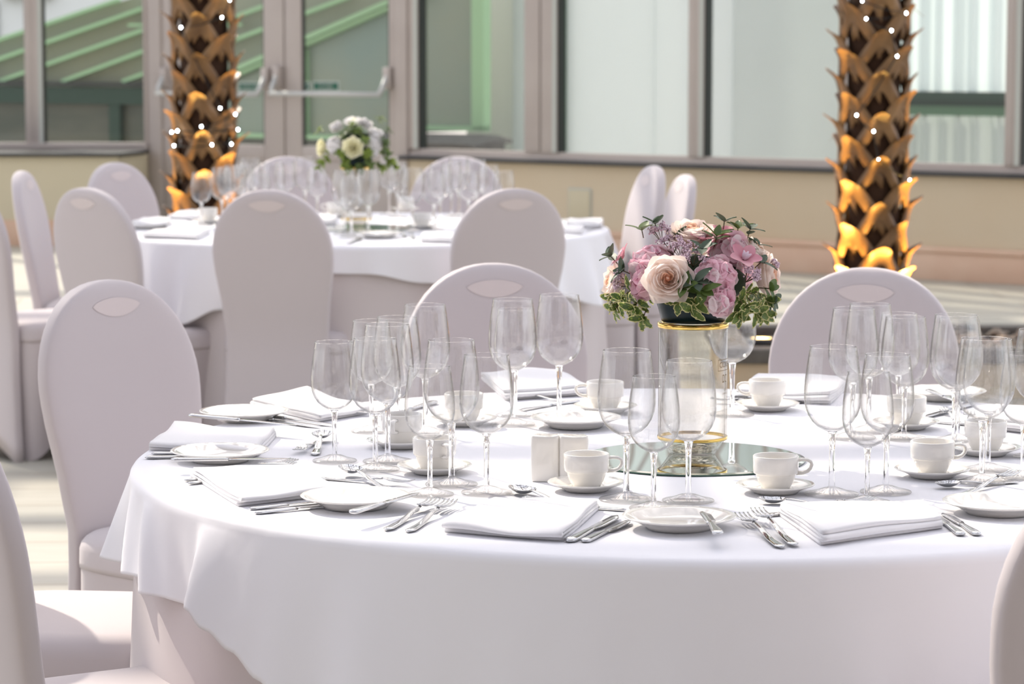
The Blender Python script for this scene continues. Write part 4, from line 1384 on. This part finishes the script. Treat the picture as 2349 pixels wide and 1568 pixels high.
def rose(c, n, R, parent, name='rose', mats=('rose', 'rose_core'), seed=0):
    """nested petals, each a slice of a cup whose lip rolls outwards"""
    rnd = random.Random(seed); b = MB(); fr = frame_for(n, rnd.uniform(0, 6))
    c = Vector(c); U, V, N = fr
    # radius of cup, height, half angle, lip roll, petals, material
    layers = [(.10, .50, 1.5, .00, 2, 1), (.17, .53, 1.25, .02, 3, 1), (.25, .55, 1.1, .04, 3, 1), (.34, .56, 1.0, .07, 4, 0), (.44, .55, .95, .11, 4, 0), (.55, .52, .9, .17, 5, 0), (.67, .46, .82, .26, 5, 0), (.80, .36, .80, .36, 6, 0), (.90, .22, .75, .42, 6, 0)]
    for li, (rb, H, ha, roll, n_, mi) in enumerate(layers):
        for q_ in range(n_):
            az = 2 * pi * (q_ + .41 * li) / n_ + rnd.uniform(-.15, .15)
            hh = H * rnd.uniform(.95, 1.06); pt = rnd.uniform(.10, .26) if li > 4 else .04
            tw = rnd.uniform(.03, .06)
            def fn(u, v):
                s_ = u * 2 - 1
                top = 1 - .22 * abs(s_) ** 2.6 + pt * max(0, 1 - abs(s_) * 2.2) * .5
                vv = v * top
                r = rb * (sin(min(1.0, vv * 1.05) * pi / 2) ** .75) + roll * max(0, vv - .55) ** 1.6 * 2.2 * (1 - .35 * abs(s_)) + tw * s_ * .8
                zb_ = -.5 + 1.15 * max(0, .55 - rb)
                z = zb_ + (-zb_ + hh * (1 if rb > .4 else .93)) * vv - roll * .9 * max(0, vv - .7) ** 2 * 2.5
                a = az + s_ * ha * (.55 + .45 * vv)
                r += .012 * sin(s_ * 6 + li) * v
                return c + (U * cos(a) + V * sin(a)) * (r * R) + N * (z * R)
            b.grid(fn, 12, 8, mi)
    mm = Matrix(fr).transposed()
    k0 = len(b.v); b.lathe([(.11 * R, -.2 * R), (.12 * R, .3 * R), (.06 * R, .44 * R), (0, .47 * R)], 12, mi=1)
    for i in range(k0, len(b.v)): b.v[i] = tuple(c + mm @ Vector(b.v[i]))
    return b.obj(name, list(mats), parent)
def hydrangea(c, R, parent, seed, m='hyd', n=60, name='hydrangea', size=.0125, dirbias=None):
    rnd = random.Random(seed); b = MB(); c = Vector(c)
    for i in range(n):
        z = 1 - 2 * (i + .5) / n
        a = i * 2.39996
        d = Vector((sqrt(1 - z * z) * cos(a), sqrt(1 - z * z) * sin(a), z))
        d = (d + Vector((rnd.uniform(-.2, .2), rnd.uniform(-.2, .2), rnd.uniform(-.2, .2)))).normalized()
        p = c + d * R * rnd.uniform(.85, 1.05)
        dd = (d + Vector((rnd.uniform(-.25, .25), rnd.uniform(-.25, .25), rnd.uniform(-.25, .25)))).normalized()
        fr = frame_for(dd, rnd.uniform(0, 6))
        s = size * rnd.uniform(.85, 1.2)
        for q in range(4):
            az = q * pi / 2 + rnd.uniform(-.15, .15)
            U, V, N = fr
            er = U * cos(az) + V * sin(az); et = V * cos(az) - U * sin(az)
            tl = rnd.uniform(-.1, .45)
            def fn(u, v):
                ss = (u - .5) * 2
                w = s * .95 * sin(pi * min(.97, .12 + .80 * v)) ** .55
                return p + er * (s * 1.25 * v * cos(tl)) + N * (s * v * sin(tl) + .12 * s * ss * ss) + et * (ss * w)
            b.grid(fn, 3, 4, 1 if rnd.random() < .3 else 0)
    b.lathe([(0, -R * .7), (R * .5, -R * .5), (R * .72, 0), (R * .5, R * .5), (0, R * .7)], 12, c, mi=0)
    return b.obj(name, [m, 'hyd_pale' if m != 'white_petal' else 'white_petal'], parent)
def orchid(c, n, s, parent, seed):
    rnd = random.Random(seed); b = MB(); U, V, N = frame_for(n, rnd.uniform(0, 6)); c = Vector(c)
    for q in range(5):
        az = q * 2 * pi / 5
        er = U * cos(az) + V * sin(az); et = V * cos(az) - U * sin(az)
        tl = .55
        def fn(u, v):
            ss = (u - .5) * 2
            w = s * .42 * sin(pi * min(.99, .1 + .86 * v)) ** .7
            return c + er * (s * 1.25 * v * cos(tl)) + N * (s * 1.25 * v * sin(tl) * (1 - .3 * v) + .25 * w * ss * ss) + et * (ss * w)
        b.grid(fn, 5, 8, 0)
    for q in range(3):
        az = q * .7 - .7
        er = U * cos(az) + V * sin(az)
        b.tube([c + N * .002, c + N * s * .3 + er * s * .15, c + N * s * .45 + er * s * .42], [s * .13, s * .16, s * .04], 8, 1)
    b.obj('orchid', ['orchid', 'lilac'], parent)
def filler(c, n, R, parent, seed, name='lilac_sprig', m='lilac', cnt=90, r0=.0022):
    rnd = random.Random(seed); b = MB(); c = Vector(c); U, V, N = frame_for(n)
    base = c - N * R * 1.2
    for i in range(7):
        d = (N + U * rnd.uniform(-.7, .7) + V * rnd.uniform(-.7, .7)).normalized()
        tip = base + d * R * 1.9
        b.tube([base, (base + tip) / 2, tip], .0006, 4, 1)
        for q in range(cnt // 7):
            p = tip + Vector((rnd.gauss(0, 1), rnd.gauss(0, 1), rnd.gauss(0, 1))) * R * .20
            r = r0 * rnd.uniform(.7, 1.2)
            b.lathe([(0, -r), (r * .9, -r * .3), (r * .8, r * .6), (0, r)], 5, p, 0)
    return b.obj(name, [m, 'stem'], parent)
def leaf(b, base, d, L, w, up, rnd, style='plain', droop=.3):
    d = Vector(d).normalized(); up = Vector(up)
    s = d.cross(up)
    if s.length < .1: s = d.cross(Vector((1, 0, 0)))
    s.normalize(); n = s.cross(d).normalized()
    ph = rnd.uniform(0, 6); nv = 8 if style == 'var' else 4; nu = 9
    def fn(u, v):
        q = (v - .5) * 2
        e = (sin(pi * min(1, u ** .8 * .97 + .015))) ** .75
        wav = (.10 * w * sin(u * 22 + ph + (3 if q > 0 else 0)) * abs(q) ** 2) if style == 'var' else 0
        return base + d * (L * u) + s * (q * w * e * .5 + wav * .5) + n * (-droop * L * u * u + abs(q) * w * .12 + wav)
    if style == 'var':
        b.grid(fn, nu, nv, None, lambda i, j: 1 if (j in (0, nv - 1) or i == nu - 1 or (j in (1, nv - 2) and rnd.random() < .12)) else (0 if rnd.random() < .75 else 2))
    else:
        b.grid(fn, nu, nv, 0 if style == 'plain' else 0)
def spray(c, n, parent, seed, style, cnt, L, w, name, length=.05, spread=1.0, droopdir=(0, 0, -1)):
    rnd = random.Random(seed); b = MB(); c = Vector(c); U, V, N = frame_for(n)
    stem_pts = [c + (N * length + Vector(droopdir) * length * .35 * t) * t for t in (0, .33, .66, 1)]
    b.tube(stem_pts, .0009, 5, 3 if style == 'var' else 1)
    for i in range(cnt):
        t = rnd.uniform(.15, 1.0) if i > 3 else 1.0
        p = c + (N * length + Vector(droopdir) * length * .35 * t) * t
        a = i * 2.4 + rnd.uniform(-.4, .4)
        d = (N * rnd.uniform(.3, .9) + (U * cos(a) + V * sin(a)) * spread + Vector(droopdir) * rnd.uniform(.1, .5)).normalized()
        leaf(b, p, d, L * rnd.uniform(.7, 1.15), w * rnd.uniform(.8, 1.1), (N + Vector((0, 0, .5))), rnd, style, rnd.uniform(.1, .4))
    mats = ['leaf', 'leaf_cream', 'leaf_bright', 'stem'] if style == 'var' else (['euc', 'stem'] if style == 'euc' else ['leaf_bright', 'stem'] if style == 'bright' else ['leaf', 'stem'])
    return b.obj(name, mats, parent)
def tray(t, z0, rx=.062, ry=.055, h=.043):
    b = MB()
    prof = [(0, 0), (.80, 0), (.84, .002), (.93, h * .55), (1.04, h), (1.08, h + .002), (1.06, h + .004), (.99, h), (.8, .004), (0, .004)]
    b.lathe([(r * rx, z + z0) for r, z in prof], 64, sy=ry / rx)
    return b.obj('bowl', 'bowl', t, auto=60)

# pink arrangement
PC = Vector((VC.x, VC.y, .765 + VH + .0005))
t = thing('flower_arrangement', 'pink and blush flower arrangement with variegated leaves on near vase', 'flowers', PC, 0, 'table flower arrangements')
tray(t, 0)
ZC = .055           # centre height of the dome above the vase top
RX, RY, RZ = .108, .100, .062
b = MB(); b.lathe([(0, -.035), (.052, -.03), (.085, 0.0), (.085, .02), (.06, .045), (0, .056)], 24, (0, 0, ZC)); b.obj('foam', 'moss', t)
def on_dome(px, py, k=1.0, back=False):
    """pixel to a point on the dome of flowers"""
    P = PY(px, py, VC.y - .07) - PC
    x, z = P.x, P.z
    for _ in range(3):
        q = 1 - (x / (RX * 1.15)) ** 2 - ((z - ZC) / (RZ * 1.3)) ** 2
        y = -RY * sqrt(max(.0, q)) * k
        P = PY(px, py, VC.y + y) - PC; x, z = P.x, P.z
    n = Vector((x / RX ** 2, y / RY ** 2 - 1e-4, (z - ZC) / RZ ** 2)).normalized()
    return Vector((x, y, z)), n
def q(px, py, k=1.0): return on_dome(px, py, k)
p, n = q(1532, 640); rose(p + Vector((0, -.006, 0)), Vector((-.10, -1, .25)), .036, t, seed=1)
p, n = q(1588, 536); rose(p + Vector((0, 0, -.004)), Vector((.0, -.35, 1)), .038, t, seed=2)
p, n = q(1412, 648); rose(p, Vector((-1, -.25, .2)), .030, t, seed=3)
p, n = q(1762, 635); rose(p + Vector((-.004, 0, 0)), Vector((1, -.35, .15)), .036, t, seed=4)
p, n = q(1728, 578); rose(p, Vector((.7, -.2, .8)), .030, t, seed=5)
rose((.02, .085, .065), (0, 1, .5), .035, t, seed=6); rose((-.07, .06, .06), (-.7, .7, .5), .034, t, seed=7)
p, n = q(1483, 583, .9); hydrangea(p - n * .026, .032, t, 1, n=64)
p, n = q(1648, 622, 1.0); hydrangea(p - n * .018, .028, t, 2, n=60)
p, n = q(1652, 688, 1.0); hydrangea(p - n * .012, .021, t, 3, n=40)
p, n = q(1680, 548, .8); hydrangea(p - n * .022, .028, t, 4, 'hyd', n=50)
p, n = q(1466, 640, .9); hydrangea(p - n * .018, .018, t, 5, n=26)
hydrangea((.06, .07, .07), .035, t, 6, n=50)
p, n = q(1702, 603); orchid(p + n * .006, n + Vector((-.2, -.3, .1)), .026, t, 1)
p, n = q(1660, 553); orchid(p + n * .008, n + Vector((0, -.3, .3)), .024, t, 2)
p, n = q(1612, 556); orchid(p + n * .003, n, .020, t, 3)
p, n = q(1434, 596); orchid(p + n * .004, n + Vector((-.4, 0, 0)), .022, t, 4)
for i, (x, y, k) in enumerate(((1560, 572, 1.02), (1540, 560, 1), (1590, 590, 1.02), (1514, 533, 1), (1424, 650, 1.05), (1728, 636, 1.05), (1772, 606, 1.0), (1600, 545, 1.02))):
    p, n = q(x, y, k); filler(p, n, .015 if i not in (6,) else .008, t, 20 + i, cnt=190, r0=.0017)
for i, (x, y, cnt, ln) in enumerate(((1440, 668, 9, .024), (1422, 690, 8, .020), (1462, 690, 9, .022), (1480, 712, 5, .018), (1558, 684, 4, .012), (1594, 684, 4, .014), (1700, 688, 8, .022), (1725, 690, 8, .026), (1738, 700, 6, .022), (1745, 672, 5, .022), (1584, 700, 2, .016), (1412, 672, 6, .018), (1690, 706, 5, .018))):
    p, n = q(x, y, .96); n = (n + Vector((0, -.3, -.15))).normalized()
    spray(p - n * .012, n, t, 50 + i, 'var', cnt, .028, .0145, 'variegated_leaf_sprig', ln, 1.0)
for i, (x, y, cnt, ln, dz) in enumerate(((1640, 560, 6, .03, -.1), (1610, 580, 4, .02, -.4), (1715, 545, 4, .03, .7), (1690, 540, 3, .025, 1), (1722, 580, 4, .028, .2), (1415, 603, 4, .03, .3), (1745, 660, 4, .03, -.1), (1752, 680, 4, .028, -.3), (1596, 648, 4, .016, .4), (1610, 665, 4, .016, .0), (1505, 525, 4, .02, 1), (1660, 520, 3, .02, 1), (1475, 540, 3, .02, 1), (1736, 610, 3, .02, 0), (1555, 545, 3, .012, 1), (1570, 660, 3, .014, .5), (1440, 625, 4, .02, -.3))):
    p, n = q(x, y, 1.0); n = (n + Vector((0, 0, dz * .6))).normalized()
    spray(p - n * .004, n, t, 80 + i, 'euc' if i % 3 else 'plain', cnt + 1, .029, .0155, 'leaf_sprig', ln * .62, .8, (0, 0, -.2))
for i in range(9):
    a = radians(20 + i * 18); nn = Vector((cos(a), sin(a), .1))
    spray(Vector((cos(a) * .085, sin(a) * .085, ZC - .01)), nn, t, 120 + i, 'var', 8, .024, .012, 'variegated_leaf_sprig', .03, 1)

# white arrangement on the far vase
QC = Vector((VB.x, VB.y, .765 + VH + .0005))
t = thing('flower_arrangement', 'white and cream flower arrangement with green leaves on the far vase', 'flowers', QC, 0, 'table flower arrangements')
tray(t, 0)
b = MB(); b.lathe([(0, -.035), (.052, -.03), (.088, 0.0), (.088, .03), (.06, .06), (0, .075)], 24, (0, 0, ZC)); b.obj('foam', 'moss', t)
RZ = .075
def q2(px, py, k=1.0):
    P = PY(px, py, VB.y - .07) - QC
    x, z = P.x, P.z; y = -.07
    for _ in range(3):
        d = 1 - (x / (RX * 1.2)) ** 2 - ((z - ZC) / (.085 * 1.2)) ** 2
        y = -RY * sqrt(max(0, d)) * k
        P = PY(px, py, VB.y + y) - QC; x, z = P.x, P.z
    return Vector((x, y, z)), Vector((x / RX ** 2, y / RY ** 2 - 1e-4, (z - ZC) / RZ ** 2)).normalized()
wr = ('rose_white', 'rose_white')
p, n = q2(810, 338); rose(p + Vector((0, -.012, 0)), (0, -1, .15), .034, t, mats=wr, seed=31)
p, n = q2(812, 276); rose(p - n * .01, (0, -.3, 1), .034, t, mats=('white_petal', 'rose_white'), seed=32)
p, n = q2(736, 338); rose(p - n * .004, (-1, -.4, .1), .030, t, mats=wr, seed=33)
p, n = q2(762, 328); hydrangea(p - n * .022, .030, t, 34, 'white_petal', 60, 'white_bloom', .010)
p, n = q2(862, 325); hydrangea(p - n * .022, .028, t, 35, 'white_petal', 56, 'white_bloom', .010)
for i, (x, y) in enumerate(((765, 290), (775, 285), (845, 285), (855, 300), (862, 310), (835, 277), (870, 305), (858, 352))):
    p, n = q2(x, y); hydrangea(p - n * .004, .010, t, 40 + i, 'white_petal', 14, 'white_blossom', .0085)
for i, (x, y, cnt) in enumerate(((800, 300, 14), (820, 300, 14), (835, 320, 12), (790, 310, 12), (785, 345, 10), (840, 345, 10), (845, 365, 8), (795, 365, 9), (810, 290, 10), (880, 345, 12), (885, 360, 12), (895, 370, 10), (878, 325, 8), (750, 360, 8), (742, 370, 6), (825, 375, 7), (870, 372, 8), (740, 300, 5), (885, 300, 5), (870, 275, 4), (800, 375, 6))):
    p, n = q2(x, y, .97)
    spray(p - n * .01, (n + Vector((0, -.1, -.1))).normalized(), t, 200 + i, 'bright' if i % 3 else 'plain', cnt + 6, .025, .012, 'leaf_sprig', .028, 1.0)
for i in range(8):
    a = radians(10 + i * 23)
    spray(Vector((cos(a) * .085, sin(a) * .085, ZC)), Vector((cos(a), sin(a), .2)), t, 240 + i, 'bright', 9, .024, .011, 'leaf_sprig', .03, 1)

# ================================================================= PALMS
def palm(px, Yd, label, r0, base_z, ztop, seed, phase):
    X = PY(px, 300, Yd).x
    rnd = random.Random(seed)
    t = thing('palm_trunk', label, 'palm tree', (X, Yd, base_z), 0, 'lit palm trunks')
    b = MB(); b.lathe([(r0 * 1.25, 0), (r0 * 1.05, .15), (r0 * .93, .4), (r0 * .88, 1.2), (r0 * .85, ztop - base_z), (0, ztop - base_z + .02)], 32)
    b.obj('fibrous_core', 'palm_dark', t)
    row = 0; z = .10
    while z < ztop - base_z - .05 and row < 24:
        for j in range(4):
            a0 = phase + row * pi / 4 + j * pi / 2 + rnd.uniform(-.10, .10)
            rb = r0 * (1.0 + .18 * math.exp(-z * 4))
            drop = .165 * rnd.uniform(.92, 1.1); span = radians(52) * rnd.uniform(.92, 1.08)
            zc_ = z + .10 + rnd.uniform(-.012, .012)
            sw = .092 * rnd.uniform(.88, 1.1); tip = rnd.uniform(.034, .064); skew = rnd.uniform(-.25, .25)
            thick = .006
            def S_(u, v, off):
                au = abs(u); e = (1 - au)
                ang = a0 + u * span
                zz = zc_ - drop * (sqrt(au * au + .02) - .1414)
                k = smoothstep((.42 - au) / .34)
                rr = rb * .93 + .012 + .022 * e ** 1.1 + off + .010 * sin(v * pi) * (1 - k)
                rr += tip * (v ** 2.4) * k + .006 * v * (1 - k)
                zz += sw * (v - .5) * (1 - .15 * au) * (1 - .3 * k) + .012 * v * k - .015 * k * (1 - v) * 0
                ang += skew * .12 * k * v
                return Vector((rr * cos(ang), rr * sin(ang), zz))
            b = MB(); nu, nv = 16, 6
            b.grid(lambda u, v: S_(u * 2 - 1, v, 0), nu, nv)
            b.grid(lambda u, v: S_(1 - u * 2, v, -thick), nu, nv)
            for vv in (0, 1):
                us = [(-1 + 2 * i / nu) * (1 if vv else -1) for i in range(nu + 1)]
                b.loft([[S_(u, vv, -thick) for u in us], [S_(u, vv, 0) for u in us]], closed=False)
            b.obj('leaf_base', 'palm', t)
        z += .088; row += 1
    for i in range(9):
        b = MB()
        a = rnd.uniform(0, 6.28); zz = rnd.uniform(.1, 1.5); l = rnd.uniform(.03, .09)
        p0 = Vector((r0 * cos(a), r0 * sin(a), zz)); d = Vector((cos(a + .4), sin(a + .4), rnd.uniform(-.6, .6)))
        b.tube([p0, p0 + d * l * .5 + Vector((0, 0, .01)), p0 + d * l], [.0016, .0012, .0004], 4)
        b.obj('loose_fibre', 'palm', t)
    return X
PRY, PLY = 11.55, 12.6
XR = palm(2003, PRY, 'brown palm trunk in the planter before the right windows', .122, .19, 2.3, 4, radians(-90))
XP = palm(470, PLY, 'brown palm trunk standing before the glazed doors at left', .122, 0.0, 2.3, 7, radians(-90 + 45))
def fairy(bulbs, X, Yd, label, r=.19):
    t = thing('string_lights', label, 'string lights', (X, Yd, 1.0), 0, 'fairy lights on the palms')
    pts = []
    for (px, py) in bulbs:
        P = PY(px, py, Yd - r)
        dxx = P.x - X
        rr = max(r, abs(dxx) + .01)
        y = -sqrt(max(.0, rr * rr - dxx * dxx)) if abs(dxx) < r else -.03
        P = PY(px, py, Yd + y)
        pts.append(P - Vector((X, Yd, 1.0)))
    for p in pts:
        b = MB(); rb = .0038
        b.lathe([(0, -rb * 1.3), (rb * .7, -rb * .8), (rb, 0), (rb * .6, rb * .9), (0, rb * 1.2)], 10, p); b.obj('bulb', 'bulb', t)
    b = MB()
    srt = sorted(pts, key=lambda p: -p.z)
    path = []
    for i, p in enumerate(srt):
        path.append(p + Vector((0, .012, 0)))
        if i < len(srt) - 1:
            m_ = (p + srt[i + 1]) / 2
            rad = sqrt(m_.x ** 2 + m_.y ** 2) or .01
            f = max(1.0, (r - .015) / rad)
            path.append(Vector((m_.x * f, m_.y * f, m_.z - .01)))
    b.tube(path, .0028, 6); b.obj('cable', 'cable', t)
fairy([(1978, 2), (2079, 30), (1987, 43), (2045, 70), (2058, 129), (1965, 264), (2004, 301), (2015, 364), (2087, 413)], XR, PRY, 'string of white fairy lights wound on the right palm')
fairy([(527, 0), (509, 40), (415, 63), (505, 248), (540, 262), (462, 290), (546, 297), (407, 300), (394, 303), (486, 332), (399, 334), (531, 330)], XP, PLY, 'string of white fairy lights wound on the left palm', .18)

# planter round the right palm
x0, x1, y0, y1 = .86, 2.7, 11.15, 12.15
t = thing('planter', 'low planter with dark stone rim and beige sides behind the vase', 'planter', ((x0 + x1) / 2, (y0 + y1) / 2, 0))
w_, h_ = x1 - x0, y1 - y0
b = MB()
for (cx_, cy_, sx_, sy_) in ((0, -h_ / 2 + .05, w_, .10), (0, h_ / 2 - .05, w_, .10), (-w_ / 2 + .05, 0, .10, h_ - .2), (w_ / 2 - .05, 0, .10, h_ - .2)):
    b.box((cx_, cy_, .07), (sx_ - .02, sy_ - .02, .14))
b.obj('side_wall', 'wall', t, smooth=False)
b = MB()
for (cx_, cy_, sx_, sy_) in ((0, -h_ / 2 + .05, w_ + .03, .13), (0, h_ / 2 - .05, w_ + .03, .13), (-w_ / 2 + .05, 0, .13, h_ - .23), (w_ / 2 - .05, 0, .13, h_ - .23)):
    b.box((cx_, cy_, .17), (sx_, sy_, .06), None, .006)
b.obj('rim', 'stone', t)
b = MB(); b.box((0, 0, .085), (w_ - .2, h_ - .2, .13)); b.obj('soil', 'palm_dark', t, smooth=False)
rnd = random.Random(5); b = MB()
for i in range(420):
    x = rnd.uniform(x0 + .12, x1 - .12); y = rnd.uniform(y0 + .12, y1 - .12); r = rnd.uniform(.014, .034)
    if (x - XR) ** 2 + (y - PRY) ** 2 < .14 or abs(x - 1.075) < .11: continue
    b.lathe([(0, -r * .6), (r * .8, -r * .3), (r, .1 * r), (r * .7, r * .5), (0, r * .6)], 8, (x, y, .165 + rnd.uniform(-.01, .02)), sx=rnd.uniform(.8, 1.3))
o = b.obj('pebbles', 'pebble')
tag(o, 'brown and cream pebbles filling the planter around the palm', 'pebbles', None, 'stuff')
def uplight(loc, label, target, energy):
    t = thing('uplighter', label, 'ground light', loc, 0, 'round uplighters at the palms')
    b = MB(); b.lathe([(0, 0), (.055, 0), (.06, .004), (.06, .030), (.052, .034), (.05, .028)], 28); b.obj('housing', 'slate', t)
    b = MB(); b.lathe([(.05, .028), (.03, .031), (0, .032)], 28); b.obj('lens', 'lamp', t)
    l = bpy.data.lights.new('uplight_beam', 'SPOT'); l.energy = energy; l.color = (1.0, .60, .15); l.spot_size = radians(95); l.spot_blend = .7; l.shadow_soft_size = .04
    lo = bpy.data.objects.new('uplight_beam', l); COL.objects.link(lo); lo.parent = t
    lo.location = (0, 0, .05)
    d = Vector(target) - (Vector(loc) + Vector((0, 0, .05)))
    lo.rotation_euler = d.to_track_quat('-Z', 'Y').to_euler()
upx = PZ(1755, 808, .2)
uplight((upx.x + .02, 11.42, .185), 'glowing round uplighter set in the planter beside the vase', (XR - .1, PRY - .1, 1.0), 12)
uplight((XR + .24, PRY - .08, .185), 'glowing round uplighter in the planter right of the palm', (XR + .17, PRY, 1.3), 130)
uplight((XR - .05, PRY - .27, .185), 'round uplighter in the planter directly before the right palm', (XR, PRY - .15, 1.3), 60)
uplight((XR - .25, PRY - .05, .185), 'round uplighter in the planter left against the right palm', (XR - .17, PRY, 1.3), 130)
uplight((XP - .25, PLY - .1, 0.0), 'round uplighter on the floor left of the left palm', (XP - .17, PLY, 1.4), 130)
uplight((XP + .25, PLY - .1, 0.0), 'round uplighter on the floor right of the left palm', (XP + .17, PLY, 1.4), 130)
uplight((XP, PLY - .28, 0.0), 'round uplighter on the floor before the left palm', (XP, PLY - .16, 1.4), 90)

# wall plate on the beige wall under the window
p = PW(1331, 470, WR.pt(0, 0, 0), WR.n)
t = thing('wall_panel', 'pale square cover plate on the beige wall right of far table', 'wall plate', p)
b = MB(); b.box(WR.n * .008, (.165, .016, .20), WR.R, .004); b.obj('cover', 'wall_left', t)
b = MB(); b.box(WR.n * .003, (.185, .006, .22), WR.R, .002); b.obj('surround', 'frame_light', t)
